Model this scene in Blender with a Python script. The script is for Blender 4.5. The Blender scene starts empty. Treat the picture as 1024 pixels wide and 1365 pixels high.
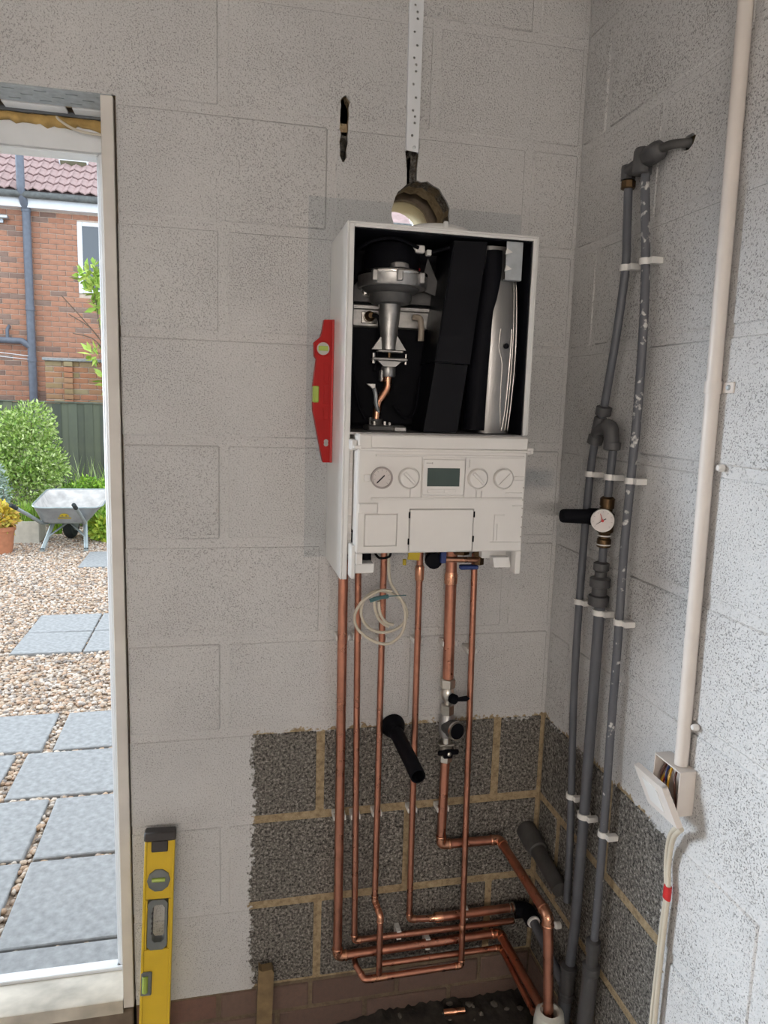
import bpy, bmesh, math, random
import numpy as np
from mathutils import Vector, Matrix
random.seed(7)
scene = bpy.context.scene
COL = scene.collection
PI = math.pi

# ------------------------------------------------------------------ camera
cam_data = bpy.data.cameras.new('camera')
cam = bpy.data.objects.new('camera', cam_data)
COL.objects.link(cam)
scene.camera = cam
cam_data.sensor_fit = 'HORIZONTAL'
cam_data.sensor_width = 36.0
cam_data.lens = 36.0 * 969.04 / 1024.0
cam_data.clip_start = 0.02
cam_data.clip_end = 200
yaw, pitch, roll = -0.2228, -0.1484, -0.0304
Rz = Matrix.Rotation(yaw, 3, 'Z'); Rx = Matrix.Rotation(pitch, 3, 'X'); Ry = Matrix.Rotation(roll, 3, 'Y')
Mw = Rz @ Rx @ Ry                       # columns: right, forward, up
cam_rot = Matrix((( Mw[0][0], Mw[0][2], -Mw[0][1]), (Mw[1][0], Mw[1][2], -Mw[1][1]), (Mw[2][0], Mw[2][2], -Mw[2][1])))
cam.matrix_world = Matrix.Translation((-0.0058, -1.629, 1.4433)) @ cam_rot.to_4x4()

# ------------------------------------------------------------------ sky, light, exposure
world = bpy.data.worlds.new('overcast_sky')
scene.world = world
world.use_nodes = True
wn = world.node_tree.nodes; wl = world.node_tree.links
bg = wn['Background']
tc = wn.new('ShaderNodeTexCoord'); sp = wn.new('ShaderNodeSeparateXYZ'); wl.new(tc.outputs['Generated'], sp.inputs[0])
rmp = wn.new('ShaderNodeValToRGB'); wl.new(sp.outputs['Z'], rmp.inputs[0])
rmp.color_ramp.elements[0].position = 0.0; rmp.color_ramp.elements[0].color = (0.74, 0.855, 1.0, 1)
rmp.color_ramp.elements[1].position = 0.6; rmp.color_ramp.elements[1].color = (0.84, 0.92, 1.0, 1)
wl.new(rmp.outputs[0], bg.inputs['Color'])
bg.inputs['Strength'].default_value = 1.45
sun_d = bpy.data.lights.new('hazy_sun_offscreen', 'SUN'); sun = bpy.data.objects.new('hazy_sun_offscreen', sun_d); COL.objects.link(sun)
sun_d.energy = 1.8; sun_d.angle = math.radians(20); sun_d.color = (0.78, 0.89, 1.0)      # low sun behind thin cloud, off to the left
sun.rotation_euler = Vector((1.0, -0.50, -0.20)).to_track_quat('-Z', 'Y').to_euler(); sun.location = (-8, 4, 3)
vs = scene.view_settings
vs.view_transform = 'Standard'; vs.look = 'None'; vs.exposure = 0.88; vs.gamma = 1.0; vs.use_curve_mapping = False
scene.display_settings.display_device = 'sRGB'
cy = scene.cycles
cy.max_bounces = 9; cy.diffuse_bounces = 6; cy.glossy_bounces = 4; cy.transmission_bounces = 4
cy.sample_clamp_indirect = 6.0
try:
    cy.use_denoising = True
except Exception:
    pass

# ------------------------------------------------------------------ helpers
def chamfer_box(x0, x1, y0, y1, z0, z1, b):
    lo = (x0, y0, z0); hi = (x1, y1, z1)
    b = min(b, 0.49 * min(x1 - x0, y1 - y0, z1 - z0))
    V = []; idx = {}
    for sx in (0, 1):
        for sy in (0, 1):
            for sz in (0, 1):
                s = (sx, sy, sz)
                for ax in range(3):
                    p = []
                    for k in range(3):
                        e = hi[k] if s[k] else lo[k]
                        if k != ax:
                            e += -b if s[k] else b
                        p.append(e)
                    idx[(s, ax)] = len(V); V.append(tuple(p))
    F = []
    for ax in range(3):
        o = [k for k in range(3) if k != ax]
        for sv in (0, 1):
            q = []
            for a, c in ((0, 0), (1, 0), (1, 1), (0, 1)):
                s = [0, 0, 0]; s[ax] = sv; s[o[0]] = a; s[o[1]] = c
                q.append(idx[(tuple(s), ax)])
            F.append(q)
    for ax in range(3):
        o = [k for k in range(3) if k != ax]
        for a in (0, 1):
            for c in (0, 1):
                s0 = [0, 0, 0]; s0[o[0]] = a; s0[o[1]] = c; s1 = list(s0); s1[ax] = 1
                s0 = tuple(s0); s1 = tuple(s1)
                F.append([idx[(s0, o[0])], idx[(s1, o[0])], idx[(s1, o[1])], idx[(s0, o[1])]])
    for sx in (0, 1):
        for sy in (0, 1):
            for sz in (0, 1):
                s = (sx, sy, sz)
                F.append([idx[(s, 0)], idx[(s, 1)], idx[(s, 2)]])
    return V, F

def frame_from(d):
    d = Vector(d).normalized()
    a = Vector((0, 0, 1)) if abs(d.z) < 0.9 else Vector((1, 0, 0))
    u = d.cross(a).normalized(); v = d.cross(u).normalized()
    return d, u, v

def fillet(pts, R, n=6):
    P = [Vector(p) for p in pts]
    out = [P[0]]
    for i in range(1, len(P) - 1):
        a = P[i - 1] - P[i]; b = P[i + 1] - P[i]
        la, lb = a.length, b.length
        a.normalize(); b.normalize()
        ang = a.angle(b)
        if ang > PI - 0.02:
            out.append(P[i]); continue
        r = R[i] if isinstance(R, (list, tuple)) else R
        t = min(r / math.tan(ang / 2), 0.48 * la, 0.48 * lb)
        p0 = P[i] + a * t; p2 = P[i] + b * t
        for k in range(n + 1):
            s = k / n
            out.append((1 - s) ** 2 * p0 + 2 * s * (1 - s) * P[i] + s * s * p2)
    out.append(P[-1])
    return out

def catmull(pts, n=8, closed=False):
    P = [Vector(p) for p in pts]
    m = len(P); out = []
    for i in range(m if closed else m - 1):
        if closed:
            a, b, c, d = P[i - 1], P[i], P[(i + 1) % m], P[(i + 2) % m]
        else:
            a = P[max(i - 1, 0)]; b = P[i]; c = P[i + 1]; d = P[min(i + 2, m - 1)]
        for k in range(n):
            t = k / n
            out.append(0.5 * ((2 * b) + (c - a) * t + (2 * a - 5 * b + 4 * c - d) * t * t + (3 * b - a - 3 * c + d) * t ** 3))
    if not closed:
        out.append(P[-1])
    return out

class MB:
    def __init__(self, M=None):
        self.v = []; self.f = []; self.M = M
    def add(self, V, F):
        n = len(self.v)
        if self.M is not None:
            V = [self.M @ Vector(p) for p in V]
        self.v += [tuple(p) for p in V]
        self.f += [[n + i for i in q] for q in F]
        return self
    def box(self, x0, x1, y0, y1, z0, z1, b=0.0):
        if b > 0:
            return self.add(*chamfer_box(x0, x1, y0, y1, z0, z1, b))
        V = [(x, y, z) for x in (x0, x1) for y in (y0, y1) for z in (z0, z1)]
        return self.add(V, [[0, 1, 3, 2], [4, 6, 7, 5], [0, 4, 5, 1], [2, 3, 7, 6], [0, 2, 6, 4], [1, 5, 7, 3]])
    def lathe(self, prof, o, ax, seg=20):
        """prof: list of (radius, distance along axis); radius 0 closes to a point"""
        d, u, v = frame_from(ax); o = Vector(o)
        V = []; rings = []
        for r, h in prof:
            if r <= 1e-7:
                rings.append([len(V)]); V.append(o + d * h)
            else:
                st = len(V)
                for k in range(seg):
                    a = 2 * PI * k / seg
                    V.append(o + d * h + (u * math.cos(a) + v * math.sin(a)) * r)
                rings.append(list(range(st, st + seg)))
        F = []
        for A, B in zip(rings, rings[1:]):
            if len(A) == 1 and len(B) == 1:
                continue
            for k in range(seg):
                k2 = (k + 1) % seg
                if len(A) == 1:
                    F.append([A[0], B[k], B[k2]])
                elif len(B) == 1:
                    F.append([A[k], A[k2], B[0]])
                else:
                    F.append([A[k], A[k2], B[k2], B[k]])
        if len(rings[0]) > 1: F.append(rings[0][::-1])
        if len(rings[-1]) > 1: F.append(rings[-1])
        return self.add(V, F)
    def cyl(self, p0, p1, r0, r1=None, seg=16, bev=0.0):
        p0 = Vector(p0); p1 = Vector(p1); L = (p1 - p0).length
        r1 = r0 if r1 is None else r1
        if bev > 0:
            return self.lathe([(r0 - bev, 0), (r0, bev), (r1, L - bev), (r1 - bev, L)], p0, p1 - p0, seg)
        return self.lathe([(r0, 0), (r1, L)], p0, p1 - p0, seg)
    def pipe_ring(self, p0, p1, ro, ri, seg=20):
        """hollow tube with wall thickness"""
        L = (Vector(p1) - Vector(p0)).length
        d, u, v = frame_from(Vector(p1) - Vector(p0)); o = Vector(p0)
        V = []; 
        for r, h in ((ro, 0), (ro, L), (ri, L), (ri, 0)):
            for k in range(seg):
                a = 2 * PI * k / seg
                V.append(o + d * h + (u * math.cos(a) + v * math.sin(a)) * r)
        F = []
        for j in range(4):
            j2 = (j + 1) % 4
            for k in range(seg):
                k2 = (k + 1) % seg
                F.append([j * seg + k, j * seg + k2, j2 * seg + k2, j2 * seg + k])
        return self.add(V, F)
    def tube(self, pts, r, seg=12, R=0.0, n=6, smooth=False, closed=False, flat=1.0):
        P = [Vector(p) for p in pts]
        if smooth: P = catmull(P, n, closed)
        elif R: P = fillet(P, R, n)
        Q = [P[0]]
        for p in P[1:]:
            if (p - Q[-1]).length > 1e-6: Q.append(p)
        P = Q; m = len(P)
        V = []; F = []
        d, u, v = frame_from(P[1] - P[0])
        for i in range(m):
            if closed:
                t = (P[(i + 1) % m] - P[i - 1]).normalized()
            elif i == 0: t = (P[1] - P[0]).normalized()
            elif i == m - 1: t = (P[-1] - P[-2]).normalized()
            else: t = ((P[i + 1] - P[i]).normalized() + (P[i] - P[i - 1]).normalized()).normalized()
            u = (u - t * u.dot(t)).normalized(); v = t.cross(u)
            rr = r[i] if isinstance(r, (list, tuple)) else r
            for k in range(seg):
                a = 2 * PI * k / seg
                V.append(P[i] + (u * math.cos(a) + v * math.sin(a) * flat) * rr)
        for i in range(m if closed else m - 1):
            i2 = (i + 1) % m
            for k in range(seg):
                k2 = (k + 1) % seg
                F.append([i * seg + k, i * seg + k2, i2 * seg + k2, i2 * seg + k])
        if not closed:
            F.append(list(range(seg))[::-1]); F.append([(m - 1) * seg + k for k in range(seg)])
        return self.add(V, F)
    def prism(self, poly, o, u, v, w):
        """poly [(a,b)] in axes u,v at o, extruded by vector w"""
        o = Vector(o); u = Vector(u); v = Vector(v); w = Vector(w); n = len(poly)
        V = [o + u * a + v * b for a, b in poly] + [o + u * a + v * b + w for a, b in poly]
        F = [list(range(n))[::-1], list(range(n, 2 * n))] + [[i, (i + 1) % n, n + (i + 1) % n, n + i] for i in range(n)]
        return self.add(V, F)
    def ball(self, c, r, seg=14, rings=8):
        c = Vector(c)
        rx, ry, rz = r if isinstance(r, (list, tuple)) else (r, r, r)
        V = [c + Vector((0, 0, -rz))]; F = []
        for i in range(1, rings):
            ph = -PI / 2 + PI * i / rings
            for k in range(seg):
                a = 2 * PI * k / seg
                V.append(c + Vector((rx * math.cos(ph) * math.cos(a), ry * math.cos(ph) * math.sin(a), rz * math.sin(ph))))
        V.append(c + Vector((0, 0, rz)))
        for k in range(seg):
            k2 = (k + 1) % seg
            F.append([0, 1 + k2, 1 + k])
            for i in range(rings - 2):
                a = 1 + i * seg
                F.append([a + k, a + k2, a + seg + k2, a + seg + k])
            a = 1 + (rings - 2) * seg
            F.append([a + k, a + k2, len(V) - 1])
        return self.add(V, F)

def mesh_from(V, F, mat, name, sharp=0.7):
    me = bpy.data.meshes.new(name)
    bm = bmesh.new()
    vs_ = [bm.verts.new(p) for p in V]
    for q in F:
        try: bm.faces.new([vs_[i] for i in q])
        except ValueError: pass
    bmesh.ops.recalc_face_normals(bm, faces=bm.faces)
    for f in bm.faces: f.smooth = True
    for e in bm.edges:
        if len(e.link_faces) == 2 and e.calc_face_angle(0) > sharp: e.smooth = False
    bm.to_mesh(me); bm.free()
    if mat is not None: me.materials.append(mat)
    return me

WORLD_LOC = {}
def link(o, parent, wloc):
    COL.objects.link(o)
    WORLD_LOC[o.name] = Vector(wloc)
    if parent is not None:
        o.parent = parent
        o.location = Vector(wloc) - WORLD_LOC[parent.name]
    else:
        o.location = wloc
    return o

def build(name, mb, mat, parent=None, sharp=0.7, kind=None, label=None, cat=None, group=None):
    V = mb.v
    xs = [p[0] for p in V]; ys = [p[1] for p in V]; zs = [p[2] for p in V]
    o3 = ((min(xs) + max(xs)) / 2, (min(ys) + max(ys)) / 2, min(zs))
    me = mesh_from([(p[0] - o3[0], p[1] - o3[1], p[2] - o3[2]) for p in V], mb.f, mat, name, sharp)
    o = bpy.data.objects.new(name, me)
    link(o, parent, o3)
    if kind: o['kind'] = kind
    if label: o['label'] = label
    if cat: o['category'] = cat
    if group: o['group'] = group
    return o

def thing(name, label, cat, loc, group=None):
    o = bpy.data.objects.new(name, None)
    o.empty_display_size = 0.05
    link(o, None, loc)
    o['label'] = label; o['category'] = cat
    if group: o['group'] = group
    return o

def inst(name, me, wloc, parent=None, rot=(0, 0, 0), scale=None):
    o = bpy.data.objects.new(name, me)
    link(o, parent, wloc)
    o.rotation_euler = rot
    if scale: o.scale = scale
    return o

def carve(objs, mb):
    """cut a solid out of finished meshes for good"""
    cm = mesh_from(mb.v, mb.f, None, 'cut')
    c = bpy.data.objects.new('cut', cm); COL.objects.link(c)
    for o in objs:
        o.data = o.data.copy()
        m = o.modifiers.new('cut', 'BOOLEAN'); m.object = c; m.operation = 'DIFFERENCE'; m.solver = 'EXACT'
        bpy.context.view_layer.update()
        ev = o.evaluated_get(bpy.context.evaluated_depsgraph_get())
        nm = bpy.data.meshes.new_from_object(ev)
        o.modifiers.remove(m); o.data = nm
        for pl in nm.polygons: pl.use_smooth = False
    bpy.data.objects.remove(c)
# ------------------------------------------------------------------ materials
class NT:
    def __init__(self, name):
        self.m = bpy.data.materials.new(name); self.m.use_nodes = True
        self.t = self.m.node_tree; self.b = self.t.nodes['Principled BSDF']
    def n(self, typ, **kw):
        nd = self.t.nodes.new(typ)
        for k, v in kw.items():
            if k in nd.inputs.keys() if isinstance(k, str) else False: nd.inputs[k].default_value = v
            else: setattr(nd, k, v)
        return nd
    def l(self, a, b): self.t.links.new(a, b)
    def val(self, sock, v):
        if isinstance(v, (int, float)): sock.default_value = v
        else: self.l(v, sock)
    def math(self, op, a, b=0.0, clamp=False):
        nd = self.t.nodes.new('ShaderNodeMath'); nd.operation = op; nd.use_clamp = clamp
        self.val(nd.inputs[0], a); self.val(nd.inputs[1], b); return nd.outputs[0]
    def noise(self, vec, scale, detail=2.0, rough=0.5):
        nd = self.t.nodes.new('ShaderNodeTexNoise'); nd.inputs['Scale'].default_value = scale
        nd.inputs['Detail'].default_value = detail; nd.inputs['Roughness'].default_value = rough
        if vec is not None: self.l(vec, nd.inputs['Vector'])
        return nd.outputs['Fac']
    def voro(self, vec, scale, out='Distance'):
        nd = self.t.nodes.new('ShaderNodeTexVoronoi'); nd.inputs['Scale'].default_value = scale
        if vec is not None: self.l(vec, nd.inputs['Vector'])
        return nd.outputs[out]
    def ramp(self, fac, stops, interp='LINEAR'):
        nd = self.t.nodes.new('ShaderNodeValToRGB'); nd.color_ramp.interpolation = interp
        el = nd.color_ramp.elements
        while len(el) < len(stops): el.new(0.5)
        for e, (p, c) in zip(el, stops):
            e.position = p; e.color = (c[0], c[1], c[2], 1) if not isinstance(c, (int, float)) else (c, c, c, 1)
        self.l(fac, nd.inputs[0]); return nd.outputs[0]
    def mix(self, fac, a, b, mode='MIX'):
        nd = self.t.nodes.new('ShaderNodeMix'); nd.data_type = 'RGBA'; nd.blend_type = mode
        self.val(nd.inputs[0], fac)
        for s, v in ((nd.inputs[6], a), (nd.inputs[7], b)):
            if isinstance(v, tuple): s.default_value = (v[0], v[1], v[2], 1)
            else: self.l(v, s)
        return nd.outputs[2]
    def bump(self, h, strength=0.3, dist=0.002):
        nd = self.t.nodes.new('ShaderNodeBump'); nd.inputs['Strength'].default_value = strength; nd.inputs['Distance'].default_value = dist
        self.l(h, nd.inputs['Height']); self.l(nd.outputs[0], self.b.inputs['Normal'])
    def pos(self): return self.t.nodes.new('ShaderNodeNewGeometry').outputs['Position']
    def obj(self): return self.t.nodes.new('ShaderNodeTexCoord').outputs['Object']
    def rnd(self): return self.t.nodes.new('ShaderNodeObjectInfo').outputs['Random']
    def xyz(self, v):
        s = self.t.nodes.new('ShaderNodeSeparateXYZ'); self.l(v, s.inputs[0]); return s.outputs
    def color(self, c):
        if isinstance(c, tuple): self.b.inputs['Base Color'].default_value = (c[0], c[1], c[2], 1)
        else: self.l(c, self.b.inputs['Base Color'])
    def set(self, rough=0.5, metal=0.0, spec=0.5):
        self.val(self.b.inputs['Roughness'], rough); self.b.inputs['Metallic'].default_value = metal
        self.b.inputs['Specular IOR Level'].default_value = spec

def simple(name, c, rough=0.5, metal=0.0, spec=0.5, var=0.12, nscale=18.0, bump=0.0, bscale=120.0):
    """plain colour broken up by a soft procedural noise"""
    m = NT(name); o = m.obj()
    dark = tuple(x * (1 - var) for x in c); lite = tuple(min(1, x * (1 + var)) for x in c)
    m.color(m.ramp(m.noise(o, nscale, 3), [(0.3, dark), (0.7, lite)]))
    m.set(rough, metal, spec)
    if bump: m.bump(m.noise(o, bscale, 3), bump, 0.002)
    return m.m

PAINT = (0.565, 0.54, 0.515)
def wall_material(name, mortar):
    m = NT(name); p = m.pos(); x, y, z = m.xyz(p)
    # where the white paint stops: a brushed edge low on both walls beside the corner
    e = m.math('MINIMUM', m.math('SUBTRACT', x, 0.062), m.math('ADD', y, 0.545))
    e = m.math('MINIMUM', e, m.math('SUBTRACT', 0.669, z))
    wob = m.math('MULTIPLY', m.math('SUBTRACT', m.noise(p, 9.0, 2), 0.5), 0.05)
    fine = m.math('MULTIPLY', m.math('SUBTRACT', m.noise(p, 110.0, 2), 0.5), 0.045)
    e = m.math('ADD', e, m.math('ADD', wob, fine))
    bare = m.math('MULTIPLY', m.math('ADD', e, 0.003), 170.0, True)
    deep = m.math('MAXIMUM', m.math('GREATER_THAN', y, 0.008), m.math('GREATER_THAN', x, 0.8075))
    bare = m.math('MAXIMUM', bare, deep)
    if mortar:
        bare = m.math('MAXIMUM', bare, m.math('LESS_THAN', z, -0.002))
    # paint: brushed tone, faint old-appliance outline, open pores
    big = m.noise(p, 2.2, 3); med = m.noise(p, 14.0, 3)
    base = m.ramp(big, [(0.3, (0.53, 0.52, 0.51)), (0.7, (0.63, 0.615, 0.60))])
    base = m.mix(m.math('MULTIPLY', med, 0.35), base, (0.67, 0.67, 0.67))
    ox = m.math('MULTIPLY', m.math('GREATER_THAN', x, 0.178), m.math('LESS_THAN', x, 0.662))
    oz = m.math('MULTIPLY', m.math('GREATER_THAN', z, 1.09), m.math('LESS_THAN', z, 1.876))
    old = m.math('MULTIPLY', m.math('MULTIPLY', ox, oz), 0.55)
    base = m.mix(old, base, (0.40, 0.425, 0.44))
    # a soft-edged slate-coloured patch left of the corner
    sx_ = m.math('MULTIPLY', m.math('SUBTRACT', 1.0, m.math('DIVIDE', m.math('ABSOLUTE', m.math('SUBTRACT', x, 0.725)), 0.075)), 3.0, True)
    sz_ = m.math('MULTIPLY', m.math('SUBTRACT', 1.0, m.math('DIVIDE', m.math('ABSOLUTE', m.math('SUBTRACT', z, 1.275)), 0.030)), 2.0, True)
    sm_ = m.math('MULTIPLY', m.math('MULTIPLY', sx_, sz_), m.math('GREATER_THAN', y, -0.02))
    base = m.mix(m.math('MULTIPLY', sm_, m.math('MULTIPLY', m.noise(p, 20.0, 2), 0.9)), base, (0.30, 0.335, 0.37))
    if not mortar:
        por = m.noise(p, 340.0, 2, 0.6)
        dens = m.math('MULTIPLY', m.math('SUBTRACT', m.noise(p, 5.0, 3), 0.5), 0.20)
        pits = m.math('MULTIPLY', m.math('SUBTRACT', m.math('ADD', por, dens), 0.565), 11.0, True)
        por2 = m.noise(p, 110.0, 1)
        pits2 = m.math('MULTIPLY', m.math('SUBTRACT', por2, 0.74), 22.0, True)
        pits = m.math('MAXIMUM', pits, pits2)
        pw = m.math('ADD', 0.46, m.math('MULTIPLY', m.math('LESS_THAN', y, -0.012), 0.20))
        paint = m.mix(m.math('MULTIPLY', pits, pw), base, (0.13, 0.125, 0.12))
        agg = m.ramp(m.noise(p, 150.0, 3, 0.8), [(0.37, (0.018, 0.016, 0.014)), (0.45, (0.11, 0.10, 0.088)), (0.55, (0.20, 0.184, 0.16)), (0.68, (0.44, 0.41, 0.37))])
        agg = m.mix(m.math('MULTIPLY', m.math('SUBTRACT', m.noise(p, 4.0, 2), 0.35), 1.2, True), agg, m.mix(0.25, agg, (0.05, 0.048, 0.045)))
    else:
        pits = m.math('MULTIPLY', m.math('SUBTRACT', m.noise(p, 320.0, 2), 0.575), 9.0, True)
        paint = m.mix(m.math('MULTIPLY', pits, 0.45), base, (0.16, 0.15, 0.14))
        agg = m.ramp(m.noise(p, 70.0, 4, 0.65), [(0.3, (0.20, 0.145, 0.085)), (0.5, (0.34, 0.255, 0.15)), (0.72, (0.44, 0.345, 0.215))])
        soot = m.math('MULTIPLY', m.math('LESS_THAN', z, 0.004), m.math('ADD', m.math('MULTIPLY', m.noise(p, 12.0, 3), 0.7), 0.35), True)
        agg = m.mix(soot, agg, (0.085, 0.06, 0.045))
    m.color(m.mix(bare, paint, agg))
    m.set(0.82, 0, 0.25)
    h = m.math('SUBTRACT', m.noise(p, 260.0, 3, 0.7), m.math('MULTIPLY', pits, 0.6))
    m.bump(m.math('ADD', h, m.math('MULTIPLY', m.noise(p, 45.0, 3), 0.8)), 0.75, 0.003)
    return m.m
M = {}
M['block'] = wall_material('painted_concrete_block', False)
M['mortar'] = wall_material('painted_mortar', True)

def brick_mat(name, stops, rough=0.85, soot=0.0, scale=60):
    m = NT(name); r = m.rnd(); o = m.obj()
    c = m.ramp(r, stops)
    c = m.mix(m.math('MULTIPLY', m.math('SUBTRACT', m.noise(o, scale, 4, 0.65), 0.38), 2.0, True), c, m.mix(0.55, c, (0.07, 0.055, 0.05)))
    if soot:
        c = m.mix(soot, c, (0.10, 0.085, 0.075))
    m.color(c); m.set(rough, 0, 0.2); m.bump(m.noise(o, 150, 3), 0.4, 0.003)
    return m.m
M['base_brick'] = brick_mat('smoked_red_brick', [(0.0, (0.16, 0.085, 0.062)), (0.45, (0.21, 0.12, 0.09)), (0.75, (0.20, 0.15, 0.115)), (1.0, (0.24, 0.09, 0.06))], soot=0.45)
M['house_brick'] = brick_mat('orange_house_brick', [(0.0, (0.42, 0.20, 0.125)), (0.5, (0.47, 0.24, 0.155)), (0.8, (0.43, 0.21, 0.135)), (0.83, (0.25, 0.16, 0.125)), (1.0, (0.30, 0.20, 0.155))], scale=14)
M['garden_brick'] = brick_mat('weathered_garden_brick', [(0.0, (0.30, 0.22, 0.11)), (0.5, (0.42, 0.18, 0.10)), (1.0, (0.33, 0.27, 0.15))], scale=14)
M['house_mortar'] = simple('pale_mortar', (0.58, 0.47, 0.38), 0.9)
M['dark_mortar'] = simple('sooty_mortar', (0.20, 0.155, 0.11), 0.9, var=0.3, nscale=40)
M['tile'] = simple('faded_clay_tile', (0.36, 0.25, 0.235), 0.8, var=0.2, nscale=9)
M['white_upvc'] = simple('white_upvc', (0.72, 0.74, 0.76), 0.35, var=0.03)
M['cream_board'] = simple('cream_painted_board', (0.62, 0.585, 0.54), 0.55, var=0.08, nscale=12)
M['stained_board'] = simple('stained_cream_board', (0.50, 0.46, 0.39), 0.7, var=0.25, nscale=14)
M['alu'] = simple('brushed_aluminium', (0.62, 0.63, 0.65), 0.35, 1.0, var=0.06)
M['brown_step'] = simple('brown_cement_step', (0.15, 0.115, 0.085), 0.85, var=0.3, nscale=20, bump=0.4)
M['wool'] = simple('yellow_mineral_wool', (0.40, 0.26, 0.09), 0.95, var=0.4, nscale=30, bump=0.8, bscale=60)
M['steel_dark'] = simple('dark_steel', (0.10, 0.11, 0.12), 0.5, 0.6)
M['galv'] = simple('galvanised_steel', (0.50, 0.53, 0.55), 0.42, 0.85, var=0.12, nscale=50)
M['lintel'] = simple('galvanised_lintel', (0.36, 0.40, 0.42), 0.6, 0.2, var=0.15, nscale=60, bump=0.3)
M['timber'] = simple('rough_timber', (0.17, 0.115, 0.055), 0.85, var=0.4, nscale=25, bump=0.4)
M['timber_dark'] = simple('dark_roof_timber', (0.055, 0.028, 0.02), 0.85, var=0.3)
M['floor'] = simple('dirty_concrete_floor', (0.58, 0.575, 0.565), 0.85, var=0.15, nscale=6, bump=0.4)
M['dirt'] = simple('dark_rubble_dirt', (0.03, 0.025, 0.02), 0.9, var=0.6, nscale=30, bump=0.7)
M['rubble'] = simple('rubble', (0.12, 0.105, 0.09), 0.9, var=0.5, nscale=20, bump=0.5)
M['ceiling'] = simple('plaster_ceiling', (0.62, 0.60, 0.58), 0.9, var=0.05)
M['plain_wall'] = simple('painted_wall', (0.80, 0.79, 0.78), 0.9, var=0.06, nscale=5)

def copper(name, c=(0.50, 0.225, 0.15), rough=0.32):
    m = NT(name); o = m.pos()
    f = m.noise(o, 22, 4, 0.6)
    m.color(m.ramp(f, [(0.25, tuple(x * 0.72 for x in c)), (0.5, c), (0.72, tuple(min(1, x * 1.15) for x in c))]))
    m.set(m.ramp(m.noise(o, 40, 3), [(0.3, rough * 0.75), (0.7, rough * 1.5)]), 1.0)
    return m.m
M['copper'] = copper('copper_pipe')
M['copper_fit'] = copper('bright_copper_fitting', (0.62, 0.31, 0.195), 0.28)
M['brass'] = copper('old_brass', (0.115, 0.072, 0.038), 0.42)
M['nickel'] = simple('nickel_plated_brass', (0.62, 0.59, 0.53), 0.28, 1.0, var=0.1, nscale=60)
M['white_plastic'] = simple('white_plastic', (0.70, 0.68, 0.65), 0.4, var=0.03)
M['casing'] = simple('white_enamel_casing', (0.72, 0.71, 0.69), 0.28, var=0.02)
M['panel'] = simple('white_abs_panel', (0.71, 0.685, 0.655), 0.38, var=0.02)
M['panel_line'] = simple('grey_print', (0.36, 0.335, 0.31), 0.6, var=0.05)
M['black'] = simple('black_plastic', (0.005, 0.005, 0.007), 0.55, spec=0.06, var=0.2)
M['black_gloss'] = simple('glossy_black_duct', (0.006, 0.006, 0.008), 0.36, spec=0.12, var=0.2, nscale=5)
M['black_wall'] = simple('black_liner', (0.005, 0.005, 0.008), 0.6, spec=0.15, var=0.3)
M['cast'] = simple('cast_aluminium', (0.42, 0.41, 0.40), 0.42, 0.9, var=0.2, nscale=45, bump=0.15)
M['cast_dark'] = simple('dull_casting', (0.10, 0.098, 0.098), 0.6, 0.5, var=0.25, nscale=25)
M['steel'] = simple('brushed_vessel_steel', (0.27, 0.26, 0.255), 0.36, 1.0, var=0.08, nscale=6)
M['steel_bright'] = simple('bright_seam_steel', (0.75, 0.72, 0.69), 0.2, 1.0, var=0.05)
M['blue'] = simple('dark_blue_handle', (0.012, 0.03, 0.14), 0.45)
M['yellow_p'] = simple('yellow_tag', (0.52, 0.38, 0.015), 0.5)
M['red_p'] = simple('red_plastic', (0.50, 0.02, 0.02), 0.4)
M['grey_pipe'] = simple('grey_plastic_pipe', (0.088, 0.092, 0.105), 0.45, var=0.15, nscale=12)
M['grey_fit'] = simple('grey_plastic_fitting', (0.062, 0.06, 0.062), 0.5, var=0.15)
M['dark_pipe'] = simple('dusty_black_waste_pipe', (0.055, 0.052, 0.05), 0.6, var=0.35, nscale=14)
M['sleeve'] = simple('white_pipe_sleeve', (0.50, 0.49, 0.44), 0.55, var=0.1)
M['conduit'] = simple('cream_conduit', (0.66, 0.60, 0.55), 0.42, var=0.03)
M['cable'] = simple('off_white_cable', (0.56, 0.50, 0.40), 0.5, var=0.06)
M['teal'] = simple('teal_core', (0.06, 0.15, 0.16), 0.5)
M['wire_blue'] = simple('blue_wire', (0.02, 0.03, 0.12), 0.5)
M['wire_yellow'] = simple('yellow_wire', (0.55, 0.30, 0.02), 0.5)
M['wire_brown'] = simple('brown_wire', (0.10, 0.03, 0.015), 0.5)
M['dial'] = simple('dial_face', (0.60, 0.545, 0.52), 0.4, var=0.02)
M['bezel'] = simple('grey_bezel', (0.33, 0.29, 0.27), 0.4)
m_ = NT('lcd_screen'); m_.color((0.045, 0.068, 0.06)); m_.set(0.08, 0, 0.6); M['lcd'] = m_.m
M['level_yellow'] = simple('yellow_level_paint', (0.60, 0.40, 0.012), 0.35, var=0.06, nscale=20)
M['level_grey'] = simple('grey_vial_holder', (0.12, 0.13, 0.125), 0.45)
M['level_black'] = simple('black_end_cap', (0.03, 0.025, 0.024), 0.5)
M['level_red'] = simple('red_level_plastic', (0.33, 0.007, 0.006), 0.5, spec=0.18, var=0.08)
m_ = NT('vial_fluid'); m_.color((0.42, 0.55, 0.10)); m_.set(0.12, 0, 0.6); m_.b.inputs['Transmission Weight'].default_value = 0.25; M['vial'] = m_.m
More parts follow.
